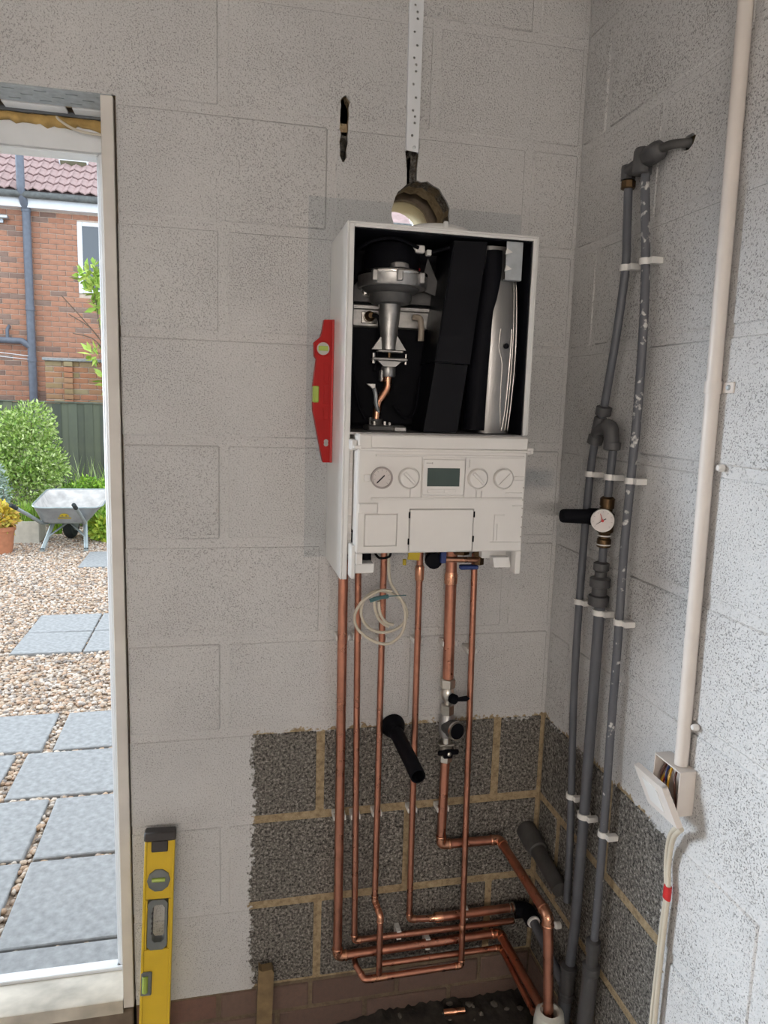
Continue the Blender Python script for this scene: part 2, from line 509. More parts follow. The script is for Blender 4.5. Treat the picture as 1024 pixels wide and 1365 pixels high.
# outdoors
M['slab'] = simple('grey_paving_slab', (0.275, 0.28, 0.28), 0.9, var=0.20, nscale=38, bump=0.5, bscale=90)
M['terracotta'] = simple('terracotta', (0.42, 0.17, 0.085), 0.8, var=0.15)
M['cream_pot'] = simple('cream_planter', (0.55, 0.52, 0.44), 0.7, var=0.1)
M['barrow_tray'] = simple('galvanised_barrow_tray', (0.30, 0.32, 0.33), 0.45, 0.45, var=0.18, nscale=10)
M['barrow_inside'] = simple('cement_dusted_tray', (0.44, 0.42, 0.40), 0.85, var=0.25, nscale=10)
M['barrow_tube'] = simple('galvanised_tube', (0.30, 0.34, 0.34), 0.45, 0.5)
M['rubber'] = simple('black_rubber', (0.02, 0.025, 0.024), 0.8)
M['fence'] = simple('grey_green_fence_board', (0.105, 0.115, 0.088), 0.9, var=0.5, nscale=5)
M['drain'] = simple('grey_drainpipe', (0.12, 0.135, 0.165), 0.5)
M['gutter'] = simple('mossy_grey_gutter', (0.11, 0.115, 0.11), 0.7, var=0.3)
m_ = NT('window_glass'); m_.color((0.06, 0.07, 0.08)); m_.set(0.04, 0, 1.0); M['glass'] = m_.m
M['soil'] = simple('garden_soil', (0.06, 0.05, 0.03), 0.95, var=0.4)
M['bark'] = simple('twig_bark', (0.12, 0.085, 0.06), 0.9)
def attr_mat(name, rough):
    m = NT(name); a = m.n('ShaderNodeAttribute'); a.attribute_name = 'col'
    m.color(a.outputs['Color']); m.set(rough, 0, 0.25); return m.m
M['pebble'] = attr_mat('mixed_pebbles', 0.75)
M['leaf'] = attr_mat('leaves', 0.6)
lf = M['leaf'].node_tree.nodes['Principled BSDF']; lf.inputs['Subsurface Weight'].default_value = 0.0
m_ = NT('gravel_bed'); p_ = m_.pos(); m_.color(m_.ramp(m_.voro(p_, 60, 'Color'), [(0.1, (0.20, 0.15, 0.11)), (0.4, (0.42, 0.32, 0.24)), (0.8, (0.52, 0.44, 0.36))])); m_.set(0.9, 0, 0.2); m_.bump(m_.voro(p_, 60), 0.8, 0.01); M['gravel_bed'] = m_.m
# ------------------------------------------------------------------ the garage: block walls, floor, ceiling
XR = 0.7985; ZF = -0.15; ZC = 2.45; DOOR_X = -0.208; DOOR_Z = 2.032; DOOR_L = -2.02
JT = 0.017; REC = 0.0028
def structure(name, mb, mat, parent=None):
    return build(name, mb, mat, parent, kind=None if parent else 'structure')
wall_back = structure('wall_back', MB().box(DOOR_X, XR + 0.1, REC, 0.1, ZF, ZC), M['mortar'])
wall_above = structure('wall_above_door', MB().box(-2.3, DOOR_X, REC, 0.1, DOOR_Z, ZC), M['mortar'])
wall_side = structure('wall_beside_door', MB().box(-2.3, DOOR_L, REC, 0.1, ZF, DOOR_Z), M['mortar'])
wall_right = structure('wall_right', MB().box(XR + REC, XR + 0.1, -4.6, 0.0, ZF, ZC), M['mortar'])
wall_outer = structure('wall_outer', MB().box(DOOR_X - 0.02, XR + 0.1, 0.15, 0.26, ZF, ZC), M['dark_mortar'])
structure('wall_outer_above', MB().box(-2.3, DOOR_X - 0.02, 0.21, 0.26, 2.06, ZC), M['dark_mortar'])
structure('wall_outer_beside', MB().box(-2.3, DOOR_L, 0.15, 0.26, ZF, 2.06), M['dark_mortar'])
structure('wall_left', MB().box(-2.4, -2.3, -4.6, 0.1, ZF, ZC), M['plain_wall'])
# front wall behind the photographer
structure('wall_front', MB().box(-2.3, XR + 0.1, -4.7, -4.6, ZF, ZC), M['plain_wall'])
floor = structure('floor', MB().box(-2.3, XR + 0.1, -4.6, 0.105, ZF - 0.1, ZF), M['floor'])
structure('ceiling', MB().box(-2.4, XR + 0.1, -4.7, 0.26, ZC, ZC + 0.06), M['ceiling'])
structure('trim_1', MB().box(0.735, XR - 0.001, -4.599, -0.001, 2.343, 2.449, 0.003), M['timber_dark'])

BLOCKS = {}
def block_mesh(w, h, axis):
    k = (round(w, 3), round(h, 3), axis)
    if k not in BLOCKS:
        mb = MB()
        if axis == 'x': mb.box(-w / 2, w / 2, 0, 0.05, -h / 2, h / 2, 0.004)
        else: mb.box(0, 0.05, -w / 2, w / 2, -h / 2, h / 2, 0.004)
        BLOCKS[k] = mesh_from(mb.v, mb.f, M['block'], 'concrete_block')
    return BLOCKS[k]
rb = random.Random(3)
back_blocks = []
def lay_back(k, a, b, parent):
    """one block of course k between joint centres a and b on the back wall"""
    z1 = (10 - k) * 0.225; z0 = z1 - 0.225
    if z1 > ZC: z1 = ZC + JT / 2
    a2 = a + JT / 2; b2 = b - JT / 2
    if b2 - a2 < 0.02: return
    o = inst('concrete_block', block_mesh(b2 - a2, z1 - z0 - JT, 'x'), ((a2 + b2) / 2, rb.uniform(-0.0008, 0.0008), (z0 + z1) / 2), parent,
             (rb.uniform(-.003, .003), rb.uniform(-.0015, .0015), rb.uniform(-.003, .003)))
    back_blocks.append((o, k, a, b))
for k in range(-1, 10):
    js = [i * 0.45 + (0 if k % 2 == 0 else 0.225) for i in range(-6, 3)]
    over_door = (10 - k) * 0.225 > DOOR_Z + 0.05
    for a, b in zip(js, js[1:] + [js[-1] + 0.45]):
        b = min(b, XR + 0.004)
        if over_door:
            if b > -2.3 and a < XR: lay_back(k, a, b, wall_back if b > DOOR_X else wall_above)
        else:
            if b <= DOOR_X: continue
            lay_back(k, max(a, DOOR_X - JT / 2 - rb.uniform(-0.001, 0.002)), b, wall_back)
for k in range(-1, 10):
    z1 = (10 - k) * 0.225; z0 = z1 - 0.225
    if z1 > ZC: z1 = ZC + JT / 2
    js = [0.0] + [(-0.115 if k % 2 == 0 else -0.33) - 0.45 * i for i in range(5)]
    for b, a in zip(js, js[1:]):
        w = b - a - JT
        rblk = inst('concrete_block', block_mesh(w, z1 - z0 - JT, 'y'), (XR + rb.uniform(-0.0008, 0.0008), (a + b) / 2, (z0 + z1) / 2), wall_right,
             (rb.uniform(-.0015, .0015), rb.uniform(-.003, .003), rb.uniform(-.003, .003)))
        if a < -0.41 < b and z0 < 1.915 < z1: hole_block = rblk
# brick footing courses under the blocks
BR = {}
def brick_mesh(w, h, d, mat, axis='x', b=0.003):
    k = (round(w, 3), round(h, 3), axis, mat.name)
    if k not in BR:
        mb = MB()
        if axis == 'x': mb.box(-w / 2, w / 2, 0, d, -h / 2, h / 2, b)
        else: mb.box(0, d, -w / 2, w / 2, -h / 2, h / 2, b)
        BR[k] = mesh_from(mb.v, mb.f, mat, 'brick')
    return BR[k]
for c in range(2):
    z = -0.0375 - 0.075 * c
    x = -0.205 - (0.1125 if c else 0.03)
    while x < XR - 0.01:
        a = max(x, DOOR_X); b = min(x + 0.215, XR)
        if b - a > 0.03:
            inst('brick', brick_mesh(b - a, 0.065, 0.05, M['base_brick']), ((a + b) / 2, rb.uniform(-.003, .002), z), wall_back)
        x += 0.225
    y = 0.0 - (0.06 if c else 0.0)
    while y > -2.2:
        inst('brick', brick_mesh(0.215, 0.065, 0.05, M['base_brick'], 'y'), (XR + rb.uniform(-.003, .002), y - 0.1125, z), wall_right)
        y -= 0.225

# flue hole, the chase under the metal strip and the short gouge: cut for real
rg = random.Random(11)
def rough_disc(cx, cz, r, n=28, j=0.05):
    return [(cx + r * (1 + rg.uniform(-j, j)) * math.cos(2 * PI * i / n), cz + r * (1 + rg.uniform(-j, j)) * math.sin(2 * PI * i / n)) for i in range(n)]
def hits(a0, a1, z0, z1):
    r = []
    for o, k, a, b in back_blocks:
        t = (10 - k) * 0.225
        if a < a1 and b > a0 and t > z0 and t - 0.225 < z1: r.append(o)
    return r
hole = MB().prism(rough_disc(0.425, 1.862, 0.066), (0, -0.05, 0), (1, 0, 0), (0, 0, 1), (0, 0.2, 0))
carve(hits(0.36, 0.49, 1.797, 1.927) + [wall_back], hole)
carve([wall_outer], MB().prism(rough_disc(0.425, 1.862, 0.064, j=0.01), (0, 0.1, 0), (1, 0, 0), (0, 0, 1), (0, 0.3, 0)))
chase = [(0.392, 1.90), (0.415, 1.90), (0.414, 1.95), (0.418, 2.0), (0.416, 2.02), (0.388, 2.02), (0.386, 1.985), (0.391, 1.95)]
carve(hits(0.39, 0.415, 1.91, 2.01) + [wall_back], MB().prism(chase, (0, -0.05, 0), (1, 0, 0), (0, 0, 1), (0, 0.068, 0)))
gz = [1.950, 1.962, 1.975, 1.990, 2.003, 2.018, 2.033, 2.048, 2.062, 2.074, 2.083]
gw = [0.002, 0.0075, 0.007, 0.0085, 0.007, 0.009, 0.009, 0.010, 0.009, 0.010, 0.003]
gou = [(0.250 + 0.0003 * i + w + rg.uniform(-.001, .001), z) for i, (z, w) in enumerate(zip(gz, gw))] + \
      [(0.250 + 0.0003 * i - w + rg.uniform(-.001, .001), z) for i, (z, w) in reversed(list(enumerate(zip(gz, gw))))]
carve(hits(0.24, 0.262, 1.952, 2.08) + [wall_back], MB().prism(gou, (0, -0.05, 0), (1, 0, 0), (0, 0, 1), (0, 0.07, 0)))
carve([hole_block, wall_right], MB().prism([(-0.434, 1.918), (-0.424, 1.926), (-0.404, 1.925), (-0.392, 1.916), (-0.396, 1.903), (-0.415, 1.900), (-0.428, 1.906)], (0.75, 0, 0), (0, 1, 0), (0, 0, 1), (0.09, 0, 0)))
# buff-coloured ring round the outer end of the flue hole
structure('trim_2', MB().pipe_ring((0.425, 0.165, 1.862), (0.425, 0.259, 1.862), 0.068, 0.062, 28), simple('buff_ring', (0.50, 0.43, 0.28), 0.8))

# dark ragged gap between door lining and block work
gap = MB()
zz = 0.0
while zz < 2.03:
    h = rg.uniform(0.03, 0.09)
    gap.box(-0.2122, -0.2088 + rg.uniform(0, .003), rg.uniform(0.012, .022), 0.03, zz, min(zz + h, 2.031)); zz += h
structure('trim_3', gap, M['dark_mortar'])

# ------------------------------------------------------------------ the doorway: lining, frame, lintel, threshold
door = structure('door_1', MB().box(-0.2365, -0.2125, -0.004, 0.14, 0.0, 2.028, 0.0015), M['cream_board'])
structure('frame_jamb', MB().box(-0.268, -0.2157, 0.1405, 0.205, 0.0, 1.957, 0.004).box(-0.262, -0.25, 0.134, 0.141, 0.003, 1.957, 0.002), M['white_upvc'], door)
structure('frame_jamb', MB().box(DOOR_L, DOOR_L + 0.05, 0.1405, 0.205, 0.0, 1.957, 0.004), M['white_upvc'], door)
structure('frame_head', MB().box(DOOR_L, -0.2157, 0.1405, 0.205, 1.9575, 2.012, 0.004), M['white_upvc'], door)
structure('head_bead', MB().box(DOOR_L, -0.268, 0.137, 0.15, 1.9535, 1.9572, 0.001), M['white_upvc'], door)
structure('sill_board', MB().prism([(-0.004, -0.012), (0.124, -0.012), (0.124, -0.002), (0.0, 0.024), (-0.004, 0.022)], (DOOR_L, 0, 0), (0, 1, 0), (0, 0, 1), (-0.2375 - DOOR_L, 0, 0)), M['stained_board'], door)
structure('sill_edge', MB().box(DOOR_L, -0.2375, 0.1245, 0.134, -0.012, 0.006, 0.002), M['white_upvc'], door)
structure('threshold_track', MB().box(DOOR_L, -0.268, 0.135, 0.160, -0.012, 0.002, 0.001), M['white_upvc'], door)
structure('step', MB().box(DOOR_L, -0.2157, 0.004, 0.162, ZF, -0.0125, 0.004), M['brown_step'], door)
lint = structure('trim_4', MB().box(DOOR_L - 0.1, DOOR_X - 0.008, 0.002, 0.085, 2.029, 2.0315), M['lintel'])
slots = MB()
for j in range(3):
    for i in range(14):
        x = -1.0 + i * 0.058 + (j % 2) * 0.028
        if x < -0.24: slots.box(x, x + 0.022, 0.018 + j * 0.024, 0.022 + j * 0.024, 2.026, 2.0333)
carve([lint, wall_above], slots)
for a, b in ((-1.1, -0.70), (-0.68, -0.452), (-0.440, -0.318), (-0.305, -0.237)):
    structure('flange_plate', MB().box(a, b, 0.089, 0.122, 2.027, 2.0315, 0.0008), M['white_upvc'], lint)
structure('steel_angle', MB().box(DOOR_L, -0.237, 0.1225, 0.146, 2.022, 2.031), M['steel_dark'], lint)
wv = MB()
xx = DOOR_L; prev = None
rings = []
while xx < -0.236:
    c = Vector((xx, 0.1375 + rg.uniform(-.002, .002), 2.010 + rg.uniform(-.004, .004)))
    rings.append(c); xx += 0.012
for i, c in enumerate(rings[:-1]):
    pass
wv.tube([c + Vector((0, 0, 0.006)) for c in rings], [0.011 + rg.uniform(-.0025, .003) for _ in rings], seg=10)
wool = build('mineral_wool', wv, M['wool'], sharp=1.4, label='strip of yellow mineral wool stuffed above the white door frame', cat='insulation')
build('loose_cable', MB().tube([(-0.345, 0.13, 2.024), (-0.335, 0.121, 2.012), (-0.31, 0.119, 1.998), (-0.28, 0.119, 1.992), (-0.245, 0.122, 1.992)], 0.0028, 8, smooth=True), M['cable'],
      label='short white cable hanging across the mineral wool above the doorway', cat='cable')
# ------------------------------------------------------------------ the boiler with its front cover off
BX0, BX1, BD, BZ0, BZ1, BZM = 0.228, 0.617, -0.212, 1.088, 1.782, 1.386
boiler = thing('boiler', 'white wall-hung gas boiler with its front cover off and workings exposed', 'boiler', ((BX0 + BX1) / 2, -0.1, BZ0))
def bp(name, mb, mat, parent=None, **k): return build(name, mb, mat, parent or boiler, **k)
bp('side_panel', MB().box(BX0, BX0 + 0.004, BD, -0.001, BZ0, BZ1, 0.0012).box(BX0 + 0.004, BX0 + 0.014, BD, BD + 0.004, BZ0, BZ1 - 0.004, 0.001), M['casing'])
bp('side_panel', MB().box(BX1 - 0.004, BX1, BD, -0.001, BZM, BZ1, 0.0012).box(BX1 - 0.012, BX1 - 0.004, BD, BD + 0.004, BZM, BZ1 - 0.004, 0.001).box(BX1 - 0.008, BX1 - 0.004, -0.12, -0.001, 1.12, BZM), M['casing'])
bp('top_panel', MB().box(BX0 + 0.004, BX1 - 0.004, BD, -0.001, BZ1 - 0.004, BZ1, 0.001).box(BX0 + 0.014, BX1 - 0.012, BD, BD + 0.003, BZ1 - 0.010, BZ1 - 0.004, 0.001), M['casing'])
bp('back_panel', MB().box(BX0 + 0.004, BX1 - 0.008, -0.012, -0.002, 1.13, BZ1 - 0.004).box(BX0 + 0.0145, BX0 + 0.0165, BD + 0.006, -0.012, BZM, BZ1 - 0.005).box(BX1 - 0.0145, BX1 - 0.0125, BD + 0.006, -0.012, BZM, BZ1 - 0.005).box(BX0 + 0.0166, BX1 - 0.0146, BD + 0.006, -0.012, BZ1 - 0.0125, BZ1 - 0.0105), M['black_wall'])
bp('chamber_floor', MB().box(BX0 + 0.005, BX1 - 0.009, BD + 0.004, -0.012, BZM - 0.006, BZM, 0.001), M['cast'])
bp('flue_collar', MB().lathe([(0.078, 0), (0.078, 0.010), (0.072, 0.016), (0.055, 0.022), (0.05, 0.022)], (0.430, -0.105, BZ1), (0, 0, 1), 36).box(0.425, 0.434, -0.187, -0.18, BZ1, BZ1 + 0.02, 0.001), M['casing'])
# fan
FX, FY = 0.337, -0.128
fan = bp('fan', MB().lathe([(0.04, -0.004), (0.068, -0.003), (0.0705, 0.0), (0.0705, 0.024), (0.067, 0.0275), (0.045, 0.029)], (FX, FY, 1.678), (0, 0, 1), 40), M['cast'])
bp('fan_rim', MB().lathe([(0.0715, 0), (0.073, 0.002), (0.073, 0.005), (0.0715, 0.007)], (FX, FY, 1.697), (0, 0, 1), 40), M['steel_bright'], fan)
for a in (-2.3, -0.85, -1.6, 0.6, 2.4):
    bp('fan_lug', MB().box(FX + 0.072 * math.cos(a) - 0.006, FX + 0.072 * math.cos(a) + 0.006, FY + 0.072 * math.sin(a) - 0.006, FY + 0.072 * math.sin(a) + 0.006, 1.680, 1.702, 0.002), M['cast'], fan)
bp('fan_motor', MB().lathe([(0.058, 0), (0.058, 0.03), (0.05, 0.05), (0.03, 0.058), (0, 0.058)], (FX, FY + 0.01, 1.709), (0, 0, 1), 30), M['black'], fan)
bp('fan_cap', MB().lathe([(0.020, 0), (0.018, 0.009), (0.012, 0.012), (0, 0.012)], (FX + 0.002, FY - 0.050, 1.707), (0, 0, 1), 20), M['cast'], fan)
bp('fan_outlet', MB().lathe([(0.060, 0), (0.054, -0.007), (0.044, -0.011), (0.044, -0.022), (0.039, -0.030), (0.030, -0.032)], (FX - 0.003, FY, 1.675), (0, 0, 1), 32), M['cast_dark'])
ven = bp('venturi', MB().lathe([(0.027, 0), (0.0265, -0.006), (0.0235, -0.010), (0.0205, -0.05), (0.0155, -0.095), (0.0150, -0.105)], (FX - 0.004, FY, 1.658), (0, 0, 1), 30), M['cast'])
for sx in (-1, 1):
    bp('rib', MB().prism([(0.012, 1.553), (0.036, 1.553), (0.014, 1.585)] if sx > 0 else [(-0.012, 1.553), (-0.014, 1.585), (-0.036, 1.553)], (FX - 0.003, FY - 0.003, 0), (1, 0, 0), (0, 0, 1), (0, 0.006, 0)), M['cast'], ven)
bp('bright_clip', MB().box(FX - 0.004, FX + 0.014, FY - 0.030, FY - 0.022, 1.652, 1.658, 0.001), M['steel_bright'], ven)
fl = bp('flange', MB().box(FX - 0.038, FX + 0.035, FY - 0.014, FY + 0.014, 1.530, 1.5365, 0.002).box(FX - 0.028, FX + 0.026, FY - 0.012, FY + 0.012, 1.547, 1.552, 0.0015).prism([(-0.026, 1.530), (0.024, 1.530), (0.012, 1.519), (-0.014, 1.519)], (FX, FY - 0.004, 0), (1, 0, 0), (0, 0, 1), (0, 0.008, 0)), M['cast'])
for dx in (-0.036, 0.033):
    bp('bolt', MB().cyl((FX + dx, FY - 0.006, 1.524), (FX + dx, FY - 0.006, 1.545), 0.0034, seg=8), M['steel_bright'], fl)
bp('injector', MB().cyl((FX - 0.003, FY - 0.006, 1.5366), (FX - 0.003, FY - 0.006, 1.5468), 0.004, seg=10), M['brass'], fl)
bp('gas_elbow', MB().lathe([(0.0145, 0), (0.0155, -0.003), (0.0155, -0.018), (0.0135, -0.021)], (FX - 0.003, FY, 1.5185), (0, 0, 1), 24).box(FX - 0.022, FX - 0.0135, FY - 0.008, FY + 0.008, 1.487, 1.512, 0.003), M['cast'])
bp('gas_pipe', MB().tube([(FX - 0.003, FY, 1.498), (FX - 0.003, FY, 1.474), (FX - 0.024, FY - 0.002, 1.443), (FX - 0.026, FY - 0.002, 1.406)], 0.0088, 18, R=0.03), M['copper_fit'])
gv = bp('gas_valve', MB().box(FX - 0.048, FX + 0.030, FY - 0.03, FY + 0.03, BZM, 1.3985, 0.003).cyl((FX - 0.026, FY - 0.002, 1.3985), (FX - 0.026, FY - 0.002, 1.411), 0.013, seg=18), M['cast_dark'])
for dx, dy, h in ((-0.042, -0.022, 0.016), (-0.012, -0.028, 0.008), (-0.034, -0.028, 0.008), (0.0, -0.02, 0.006)):
    bp('screw', MB().cyl((FX + dx, FY + dy, 1.3985), (FX + dx, FY + dy, 1.3985 + h), 0.0042, seg=6), M['steel_bright'], gv)
bp('valve_block', MB().box(FX + 0.004, FX + 0.03, FY - 0.042, FY - 0.031, BZM, 1.3965, 0.002), M['cast'], gv)
# heat exchanger behind
hx = bp('heat_exchanger', MB().box(0.262, 0.450, -0.075, -0.014, 1.395, 1.70, 0.006), M['black'])
bp('exchanger_plate', MB().box(0.262, 0.447, -0.085, -0.0755, 1.600, 1.648, 0.004).box(0.262, 0.447, -0.092, -0.0855, 1.636, 1.646, 0.002), M['cast'], hx)
bp('exchanger_hood', MB().prism([(0.262, 1.652), (0.448, 1.652), (0.448, 1.675), (0.425, 1.70), (0.28, 1.70), (0.262, 1.68)], (0, -0.09, 0), (1, 0, 0), (0, 0, 1), (0, 0.0145, 0)), M['cast_dark'], hx)
bp('exchanger_frame', MB().box(0.432, 0.442, -0.088, -0.0755, 1.40, 1.5995, 0.002), M['cast'], hx)
bp('electrode', MB().lathe([(0.011, 0), (0.011, 0.006), (0.006, 0.010), (0.006, 0.022)], (0.298, -0.0925, 1.622), (0, -1, 0), 14), M['brass'], hx)
bp('electrode', MB().tube([(0.392, -0.10, 1.625), (0.404, -0.112, 1.622), (0.406, -0.113, 1.60), (0.406, -0.113, 1.575)], 0.0065, 12, R=0.008), simple('ceramic_probe', (0.30, 0.25, 0.20), 0.5), hx)
bp('electrode_plate', MB().box(0.282, 0.316, -0.0885, -0.0856, 1.608, 1.632, 0.002), M['steel_bright'], hx)
bp('ignition_lead', MB().tube([(0.300, -0.114, 1.622), (0.312, -0.118, 1.618), (0.316, -0.12, 1.59), (0.312, -0.12, 1.55), (0.305, -0.125, 1.51)], 0.004, 8, smooth=True), M['black'])
bp('bolt', MB().cyl((0.291, -0.095, 1.672), (0.291, -0.115, 1.672), 0.0065, seg=6).cyl((0.291, -0.0905, 1.672), (0.291, -0.095, 1.672), 0.012, seg=16), M['steel_bright'], hx)
bp('bracket_plate', MB().prism([(0.398, 1.678), (0.432, 1.668), (0.438, 1.69), (0.413, 1.742)], (0, -0.12, 0), (1, 0, 0), (0, 0, 1), (0, 0.003, 0)), M['cast_dark'])
con = bp('plug_connector', MB().box(0.375, 0.394, -0.165, -0.15, 1.743, 1.758, 0.002).prism([(0.368, 1.757), (0.376, 1.757), (0.376, 1.746)], (0, -0.163, 0), (1, 0, 0), (0, 0, 1), (0, 0.01, 0)), M['white_plastic'])
bp('plug_connector', MB().box(0.397, 0.407, -0.168, -0.155, 1.7385, 1.750, 0.0015), M['white_plastic'])
bp('red_seal', MB().lathe([(0.007, 0), (0.007, 0.006), (0.003, 0.01)], (0.385, -0.14, 1.7095), (0, 0, 1), 12), M['red_p'])
bp('cable_tie', MB().tube([(0.30, -0.13, 1.48), (0.305, -0.14, 1.465), (0.308, -0.14, 1.44), (0.314, -0.135, 1.425)], 0.0045, 8, smooth=True), M['galv'])
bp('plug_connector', MB().prism([(0.288, 1.482), (0.305, 1.482), (0.305, 1.468)], (0, -0.14, 0), (1, 0, 0), (0, 0, 1), (0, 0.01, 0)), M['white_plastic'])
for pts in ([(0.26, -0.10, 1.58), (0.262, -0.12, 1.50), (0.275, -0.12, 1.44), (0.29, -0.12, 1.41)], [(0.35, -0.115, 1.44), (0.375, -0.12, 1.415), (0.40, -0.11, 1.43), (0.412, -0.10, 1.50)],
            [(0.25, -0.10, 1.70), (0.262, -0.15, 1.745), (0.32, -0.175, 1.765), (0.38, -0.165, 1.752)], [(0.40, -0.16, 1.744), (0.43, -0.17, 1.752), (0.47, -0.18, 1.764)],
            [(0.425, -0.10, 1.60), (0.428, -0.11, 1.50), (0.424, -0.11, 1.42)]):
    bp('wire', MB().tube(pts, 0.0035, 8, smooth=True), M['black'])
# flue duct (black) and its glossy lower trap
d_up = bp('air_duct', MB().prism([(0.443, 1.764), (0.512, 1.766), (0.487, 1.528), (0.414, 1.530)], (0, -0.200, 0), (1, 0, 0), (0, 0, 1), (0, 0.11, 0)), M['black_gloss'])
bp('duct_edge', MB().tube([(0.4435, -0.2005, 1.762), (0.4145, -0.2005, 1.531)], 0.0022, 8), M['black'], d_up)
bp('duct_trap', MB().prism([(0.416, 1.5265), (0.485, 1.5245), (0.476, 1.45), (0.468, 1.388), (0.396, 1.388), (0.408, 1.47)], (0, -0.194, 0), (1, 0, 0), (0, 0, 1), (0, 0.1, 0)), M['black_gloss'])
bp('duct_lip', MB().box(0.413, 0.487, -0.2, -0.09, 1.5268, 1.5288), M['black'])
bp('dark_reflection_tube', MB().tube([(0.535, -0.172, 1.752), (0.534, -0.176, 1.70), (0.525, -0.176, 1.62), (0.517, -0.176, 1.52), (0.512, -0.172, 1.395)], 0.024, 16, smooth=True), M['black'])  # black tube standing in for the dark reflection on the vessel's left half
# expansion vessel: flattened steel drum with pressed seams
def vessel_sec(t):   # right edge, left edge
    return 0.6015 - 0.014 * abs(t - 0.42) ** 1.6 * 3.0, 0.503 + 0.010 * (1 - t)
V = []; F = []; nz, na = 24, 28
for i in range(nz + 1):
    t = i / nz; z = 1.388 + t * (1.762 - 1.388)
    xr, xl = vessel_sec(t); xc = (xr + xl) / 2; rx = (xr - xl) / 2; ry = 0.076 - 0.010 * (2 * t - 1) ** 2
    for k in range(na):
        a = 2 * PI * k / na
        ca, sa = math.cos(a), math.sin(a)
        V.append((xc + rx * math.copysign(abs(ca) ** 0.55, ca), -0.125 + ry * math.copysign(abs(sa) ** 0.55, sa), z))
for i in range(nz):
    for k in range(na):
        F.append([i * na + k, i * na + (k + 1) % na, (i + 1) * na + (k + 1) % na, (i + 1) * na + k])
F.append(list(range(na))); F.append([nz * na + k for k in range(na)])
ves = bp('expansion_vessel', MB().add(V, F), M['steel'], sharp=1.2)
def on_vessel(x, z):
    t = (z - 1.388) / (1.762 - 1.388); xr, xl = vessel_sec(t); xc = (xr + xl) / 2; rx = (xr - xl) / 2
    ry = 0.076 - 0.010 * (2 * t - 1) ** 2
    u = max(-0.999, min(0.999, (x - xc) / rx)); ca = math.copysign(abs(u) ** (1 / 0.55), u)
    return (x, -0.125 - ry * abs(math.sqrt(1 - ca * ca)) ** 0.55 - 0.0003, z)
zs_ = [1.395 + 0.02 * i for i in range(18)]
bp('seam', MB().tube([on_vessel(0.586 - 0.004 * ((z - 1.55) / 0.17) ** 2, z) for z in zs_], 0.0016, 6), M['steel_bright'], ves)
bp('seam', MB().tube([on_vessel(0.578 - 0.004 * ((z - 1.55) / 0.17) ** 2 - 0.0, z) for z in zs_], 0.0012, 6), M['steel_bright'], ves)
bp('pressed_outline', MB().tube([on_vessel(*q) for q in ((0.549, 1.60), (0.548, 1.585), (0.548, 1.56), (0.554, 1.54), (0.5565, 1.52), (0.5575, 1.46), (0.561, 1.42), (0.565, 1.394), (0.569, 1.42), (0.5715, 1.47), (0.573, 1.54), (0.5735, 1.60))], 0.0012, 6, smooth=True), M['steel_bright'], ves)
bp('plug', MB().lathe([(0.0055, 0), (0.0055, 0.004), (0.003, 0.005)], on_vessel(0.562, 1.566), (0, -1, 0), 12), M['black'], ves)
gb = bp('galvanised_bracket', MB().box(0.548, 0.583, -0.2125, -0.2105, 1.694, 1.768, 0.0006).box(0.548, 0.583, -0.2105, -0.20, 1.694, 1.696), M['galv'])
for z in (1.716, 1.748):
    bp('hook', MB().prism([(0.545, z - 0.006), (0.560, z - 0.001), (0.548, z + 0.006)], (0, -0.2165, 0), (1, 0, 0), (0, 0, 1), (0, 0.004, 0)), M['white_plastic'], gb)
# control panel
PY = -0.258
PX0, PX1, PZ0, PZ1 = 0.2505, 0.598, 1.1505, 1.384
cp = bp('control_panel', MB().box(PX0, PX1, PY, PY + 0.04, PZ0, PZ1, 0.003).box(PX0 + 0.001, PX1 - 0.001, PY + 0.04, -0.05, 1.19, PZ1 - 0.004), M['panel'])
GROOVES = []
def groove(x0, x1, z0, z1, d=0.0032): GROOVES.append((x0, x1, z0, z1, d))
def pb(name, x0, x1, z0, z1, h, mat='panel', b=0.0012, parent=None):
    return bp(name, MB().box(x0, x1, PY - h, PY + 0.001, z0, z1, b), M[mat], parent or cp)
pb('top_rail', PX0 + 0.001, PX1 + 0.006, 1.352, 1.3575, 0.004)
pb('top_band', 0.275, PX1 - 0.001, 1.3576, 1.3825, 0.003, b=0.002)
pb('panel_ledge', 0.285, 0.592, 1.342, 1.3465, 0.0025)
pb('panel_ledge', 0.278, 0.592, 1.2575, 1.262, 0.0025)
pb('end_tab', PX1 - 0.001, PX1 + 0.0125, 1.350, 1.3625, 0.002)
for s_ in (1.165, 1.183, 1.2, 1.217, 1.235, 1.252, 1.27, 1.288, 1.305, 1.322):
    bp('side_rib', MB().box(BX0 + 0.0145, PX0 - 0.001, BD + 0.002, BD + 0.030, s_, s_ + 0.0018), M['casing'], cp)
bp('side_rail', MB().box(BX0 + 0.0142, PX0 - 0.0006, BD + 0.006, BD + 0.05, 1.14, 1.372), M['panel'], cp)
bp('side_hook', MB().box(0.239, 0.250, -0.25, -0.214, 1.352, 1.372, 0.002).box(0.2415, 0.256, -0.262, -0.25, 1.356, 1.362, 0.001), M['panel'], cp)
def disc(name, x, z, r, h, mat, parent, seg=32):
    return bp(name, MB().lathe([(r, 0), (r, h * 0.7), (r - h * 0.3, h), (0, h)], (x, PY - 0.0002, z), (0, -1, 0), seg), M[mat], parent)
GZ = 1.3005
ga = bp('pressure_gauge', MB().pipe_ring((0.298, PY, GZ), (0.298, PY - 0.006, GZ), 0.0215, 0.0185, 36), M['bezel'], cp)
disc('dial', 0.298, GZ, 0.0187, 0.0035, 'dial', ga)
